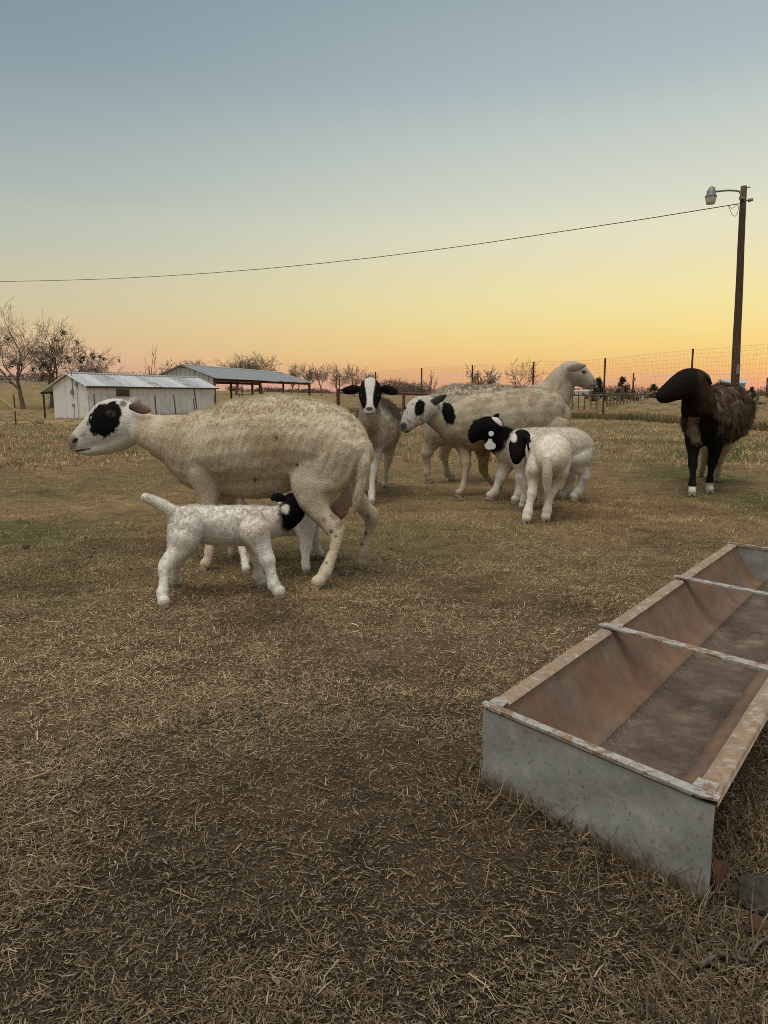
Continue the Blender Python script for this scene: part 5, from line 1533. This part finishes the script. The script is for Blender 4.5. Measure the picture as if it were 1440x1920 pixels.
def leafy(points, n, size, spreadr, seed):
    r_ = np.random.default_rng(seed); pts = np.array([p[:] for p in points])
    c = pts[r_.integers(0, len(pts), n)] + r_.normal(0, spreadr, (n, 3))
    a = r_.normal(0, 1, (n, 3)); a /= np.linalg.norm(a, axis=1)[:, None]
    b = r_.normal(0, 1, (n, 3)); b -= a * (a * b).sum(1)[:, None]; b /= np.linalg.norm(b, axis=1)[:, None]
    s = r_.uniform(.5, 1.2, n)[:, None] * size
    V = np.stack([c - a * s, c + b * s * .5, c + a * s, c - b * s * .5], 1).reshape(-1, 3)
    return V, (np.arange(n)[:, None] * 4 + np.arange(4)).astype(np.int64)
def tree(name, label, px, base_y, top_y, Y, seed, group=None, mist=0, squash=1.0, **kw):
    g = P(px, base_y, Y); zg = terr(g.x, g.y); top = P(px, top_y, Y).z
    root = thing(name, label, 'tree', (g.x, g.y, zg), 0, group)
    H = top - zg
    T, Cn, tips = grow(seed, H, **kw)
    for mb in (T, Cn): mb.v = [Vector((v.x * squash, v.y * squash, v.z)) for v in mb.v]
    link('trunk', T.mesh('trunk', M_BARK, True), root)
    link('crown', Cn.mesh('crown', M_TWIGS), root)
    if mist:
        rnd = random.Random(seed + 5)
        for t in rnd.sample(tips, min(mist, len(tips))):
            t = Vector((t.x * squash, t.y * squash, t.z)) * .93
            V, F = leafy([t], 60, H * .012, H * .016, rnd.randrange(9999))
            link('mistletoe', mesh_np('mistletoe', V, F, M_MISTLE), root)['kind'] = 'stuff'
    return root
tree('bare_tree', 'tallest bare winter tree at the picture\'s left edge, on the hillside', 42, 742, 572, 70, 11, mist=7, trunk=.30, spread=.9, squash=.95, kids=(5, 4, 4, 4, 4, 3))
tree('bare_tree', 'wide bare tree dotted with mistletoe beside the tallest tree', 96, 735, 616, 72, 23, mist=26, trunk=.22, spread=1.05, squash=1.0, kids=(5, 4, 4, 4, 4, 3))
tree('bare_tree', 'rounded bare tree full of mistletoe above the shed roof', 163, 728, 653, 78, 31, mist=16, trunk=.22, spread=1.1, squash=1.0)
tree('dead_snag', 'slim dead snag with broken limbs behind the shed', 286, 722, 645, 66, 41, trunk=.62, spread=.55, kids=(5, 3, 2, 1, 1), levels=4, squash=.5, ratio=.4, rmin=.03)
tree('bare_tree', 'small bare tree between the dead snag and the barn', 324, 728, 681, 98, 43, trunk=.2, spread=1.2, squash=1.4)
tree('bare_tree', 'bare tree rising just over the barn\'s near roof end', 372, 728, 676, 98, 47, trunk=.25, spread=1.15, squash=1.2)
GR = 'bare trees in the row behind the barn'
for px, top, seed, lab, sq in ((443, 667, 51, 'dense bare tree over the middle of the barn roof, first of the row', 1.15), (492, 665, 53, 'dense bare tree over the barn ridge, second of the row', 1.15), (546, 683, 57, 'thin bare tree at the end of the barn ridge', 1.0),
                               (581, 683, 59, 'bare tree just past the barn\'s open end post', .8), (603, 684, 61, 'slim bare tree second past the barn\'s open end', .7), (631, 683, 67, 'bare tree third past the barn\'s open end', .9), (664, 683, 71, 'rounded bare tree last in the row past the barn', 1.0), (692, 700, 73, 'small low bare tree at the end of the row above the ewe\'s ear', 1.0)):
    tree('bare_tree', lab, px, 735, top, 100, seed, GR, trunk=.26, spread=.8, squash=sq, rmin=.011, kids=(5, 4, 4, 3, 3, 3) if px > 520 else (6, 4, 4, 4, 3, 3))
tree('dead_tree', 'forked dead tree standing alone behind the wire fence', 812, 741, 694, 58, 83, trunk=.38, spread=.62, kids=(4, 3, 3, 2, 1), levels=4, squash=.8, r0=.16, rmin=.025)
tree('bare_tree', 'low rounded bare tree behind the back of the pale ewe', 905, 740, 691, 62, 89, trunk=.18, spread=1.15, squash=.85, kids=(5, 4, 3, 3, 3, 2))
tree('bare_tree', 'airy bare tree behind the wire fence left of the pale ewe\'s head', 977, 740, 674, 66, 97, trunk=.34, spread=1.0, squash=.95, kids=(5, 3, 3, 3, 3, 2))
def juniper(label, px, base_y, top_y, Y, seed, wide=.5):
    g = P(px, base_y, Y); zg = terr(g.x, g.y); H = P(px, top_y, Y).z - zg
    root = thing('juniper', label, 'tree', (g.x, g.y, zg), 0, 'dark junipers on the horizon')
    mb = MB(); mb.tube([(0, 0, -.1), (0, 0, H * .5), (0, 0, H * .9)], [H * .03, H * .02, .01], 6); link('trunk', mb.mesh('trunk', M_BARK), root)
    rnd = random.Random(seed); pts = []
    for i in range(46):
        t = rnd.random() ** 1.35; r_ = H * wide * (1 - t) ** .9 * rnd.uniform(.3, 1.3); a = rnd.uniform(0, 6.283)
        pts.append(Vector((r_ * math.cos(a), r_ * math.sin(a), H * (.06 + .9 * t))))
    V, F = leafy(pts, 2400, H * .04, H * .05, seed)
    link('crown', mesh_np('crown', V, F, M_JUNIPER), root)
juniper('dark juniper close to the pale ewe\'s nose', 1121, 742, 709, 85, 3, .42)
juniper('broad dark juniper between the fence post and the far pole', 1166, 742, 708, 88, 5, .6)
juniper('dark juniper on the horizon before the black-headed ewe\'s face', 1226, 742, 717, 110, 7, .6)
juniper('low dark juniper bush behind the ragged ewe\'s rump', 1409, 742, 726, 60, 9, .9)
# far woods that read as one mass
def far_brush():
    r_ = np.random.default_rng(5); V, F = [], []; n = 0
    spots = []
    for (x0, x1, Y, h0, h1, cnt) in ((-60, 350, 150, .9, 2.8, 420), (430, 700, 160, .5, 1.2, 240), (690, 800, 190, 1.0, 3.4, 170), (800, 1060, 230, 1.2, 2.6, 260), (1030, 1500, 240, 1.0, 3.2, 380)):
        for i in range(cnt):
            px = r_.uniform(x0, x1); y = Y + r_.uniform(0, 30); q = P(px, 740, y); zg = terr(q.x, y)
            h = r_.uniform(h0, h1) * (0.5 + .9 * vnoise(np.array([[px * .03, 0, y * .01]]), 1.0, 4)[0])
            spots.append((q.x, y, zg, h))
    Vs, Fs = [], []
    off = 0
    for (x, y, z, h) in spots:
        k = 42
        c = np.stack([r_.normal(0, h * .42, k), r_.normal(0, h * .3, k), r_.uniform(0, h, k)], -1) + [x, y, z]
        a = r_.normal(0, 1, (k, 3)); a[:, 2] = np.abs(a[:, 2]) + .4; a /= np.linalg.norm(a, axis=1)[:, None]
        b = np.cross(a, [0.2, 1, 0.1]); b /= np.linalg.norm(b, axis=1)[:, None]
        L = r_.uniform(.2, .5, k)[:, None] * h * .6; w_ = r_.uniform(.03, .09, k)[:, None]
        Vs.append(np.stack([c - b * w_, c + b * w_, c + a * L], 1).reshape(-1, 3)); Fs.append(np.arange(k * 3).reshape(-1, 3) + off); off += k * 3
    o = link('treeline', mesh_np('treeline', np.vstack(Vs), np.vstack(Fs).astype(np.int64), M_BRUSH))
    o['kind'] = 'stuff'; o['label'] = 'low bare brush and woods along the far horizon'; o['category'] = 'woods'
far_brush()

# ================================================================== SMALL FAR THINGS
# utility poles on the horizon
for px, t, b, Y, lab in ((1187, 699, 733, 120, 'short utility pole on the horizon between the junipers'), (1438, 708, 738, 110, 'utility pole on the horizon at the picture\'s right edge')):
    g = P(px, b, Y); tp = P(px + 1, t, Y); zg = terr(g.x, g.y)
    r_ = thing('far_pole', lab, 'utility pole', (g.x, g.y, zg))
    MB().tube([(g.x, g.y, zg - .2), tuple(tp)], [.16, .12], 8).world('pole', M_POLE, r_)
    q = P(px + 1, t + 12, Y); MB().box((q.x, q.y - .2, q.z), (.4, .3, .5)).world('transformer', M_LAMP, r_)
def far_house(name, label, px0, px1, top_y, base_y, Y, m_wall, m_roof, gable=.25):
    a, b = P(px0, base_y, Y), P(px1, base_y, Y); zt = P(px0, top_y, Y).z; zg = terr(a.x, a.y) - .1
    root = thing(name, label, 'building', ((a.x + b.x) / 2, Y, zg))
    w_ = b.x - a.x; dp = w_ * .7; h = zt - zg
    MB().box(((a.x + b.x) / 2, Y + dp / 2, zg + h * .42), (w_, dp, h * .84)).world('wall', m_wall, root)
    mb = MB(); mb.prism([Vector((a.x - .2, Y - .2, zg + h * .82)), Vector((a.x - .2, Y + dp + .2, zg + h * .82)), Vector((a.x - .2, Y + dp / 2, zt))], (w_ + .4, 0, 0)); mb.world('roof', m_roof, root)
    for k in (.25, .7):
        MB().box((a.x + w_ * k, Y - .02, zg + h * .48), (w_ * .1, .06, h * .25)).world('window', M_GLASS, root)
M_HOUSE = mat_plain('pale_blue_siding', (0.42, 0.45, 0.50), rough=.7, var=.08)
far_house('farmhouse', 'pale blue-grey farm building behind the utility pole\'s foot', 1358, 1396, 710, 742, 75, M_HOUSE, M_GREYMETAL)
far_house('farmhouse', 'low white farm building seen under the pale ewe\'s chin', 1066, 1104, 731, 744, 130, M_WHITE, M_ROOFS[2])
# leaning poles and a heap at the left edge
M_PVC = mat_plain('yellowed_plastic_pipe', (0.62, 0.54, 0.34), rough=.5, var=.1, scale=3)
def lean_pole(label, p0, p1, Y0, Y1, r):
    a, b = GP(*p1), P(*p0, Y0)
    mb = MB(); mb.tube([b, a + Vector((0, 0, .02))], r, 8)
    tag(link('plastic_pipe', mb.mesh('plastic_pipe', M_PVC, True)), label, 'pipe', 'pipes propped at the yard edge')
lean_pole('long yellowed pipe propped up at the picture\'s left edge', (-40, 722), (68, 797), 24.5, 0, .045)
lean_pole('shorter yellowed pipe end below the long propped pipe', (-40, 760), (14, 793), 24.5, 0, .04)
g = GP(66, 795); lump('dirt_heap', 'small dark heap of dirt by the end of the long propped pipe', 'heap', (g.x, g.y + .3, terr(g.x, g.y) + .03), (.28, .2, .13), 21, mat_plain('dirt', (.13, .10, .06), var=.3, bump=.6))
g = GP(58, 802); lump('dirt_heap', 'flat dark heap of dirt just in front of the small one', 'heap', (g.x, g.y, terr(g.x, g.y) + .01), (.35, .2, .05), 22, bpy.data.materials['dirt'])
lp = thing('steel_post', 'lone steel post with a pale tip near the left edge', 'post', (-20, 40, -.6))
q = P(28, 772, 36); t = P(28, 740, 36); t_post(lp, q.x, q.y, terr(q.x, q.y) - .1, t.z, white=.12, r=.05)

# grass tufts along fence lines and building feet
def tufts(name, label, spots, blades_per, L, m):
    Vs, Fs, Cs = [], [], []; off = 0
    for (x, y, s) in spots:
        k = blades_per; z = terr(x, y)
        a = rng.uniform(0, 6.283, k); r_ = np.abs(rng.normal(0, s, k))
        c = np.stack([x + r_ * np.cos(a), y + r_ * np.sin(a), np.full(k, z - .02)], -1)
        d = np.stack([np.cos(a) * .45 + rng.normal(0, .25, k), np.sin(a) * .45, np.ones(k)], -1); d /= np.linalg.norm(d, axis=1)[:, None]
        l_ = rng.uniform(.4, 1.0, k)[:, None] * L; w_ = np.stack([-np.sin(a), np.cos(a), np.zeros(k)], -1) * rng.uniform(.006, .016, k)[:, None]
        w_[:, 0] = np.sign(w_[:, 0]) * np.maximum(np.abs(w_[:, 0]), .006)
        Vs.append(np.stack([c - w_, c + w_, c + d * l_], 1).reshape(-1, 3)); Fs.append(np.arange(k * 3).reshape(-1, 3) + off); off += 3 * k
        pal = np.array([[.16, .14, .06], [.30, .22, .11], [.22, .17, .085]])[rng.choice(3, k)]
        Cs.append(np.repeat(pal * rng.uniform(.7, 1.2, k)[:, None], 3, 0))
    o = link(name, mesh_np(name, np.vstack(Vs), np.vstack(Fs).astype(np.int64), m, False, np.vstack(Cs)))
    o['kind'] = 'stuff'; o['label'] = label; o['category'] = 'grass'
sp = []
for i in range(420):
    t = rng.random() * (len(plan) - 1); k = int(t); f = t - k
    sp.append((plan[k][0] * (1 - f) + plan[k + 1][0] * f + rng.normal(0, .25), plan[k][1] * (1 - f) + plan[k + 1][1] * f + rng.normal(0, .5), .16))
for i in range(160):
    t = rng.random(); sp.append((-17.5 + 5.8 * t + rng.normal(0, .2) + .35, 43.4 + 7.9 * t + rng.normal(0, .2) - .3, .15))
tufts('fence_weeds', 'taller weeds left standing along the fence line and shed wall', sp, 34, .34, M_STRAW)
sp = [(rng.uniform(-30, 30), rng.uniform(26, 85), .3) for i in range(900)]
sp = [s for s in sp if abs(s[0] / s[1]) < .6]
tufts('pasture_tufts', 'rough darker tufts scattered over the far pasture', sp, 26, .22, M_STRAW)
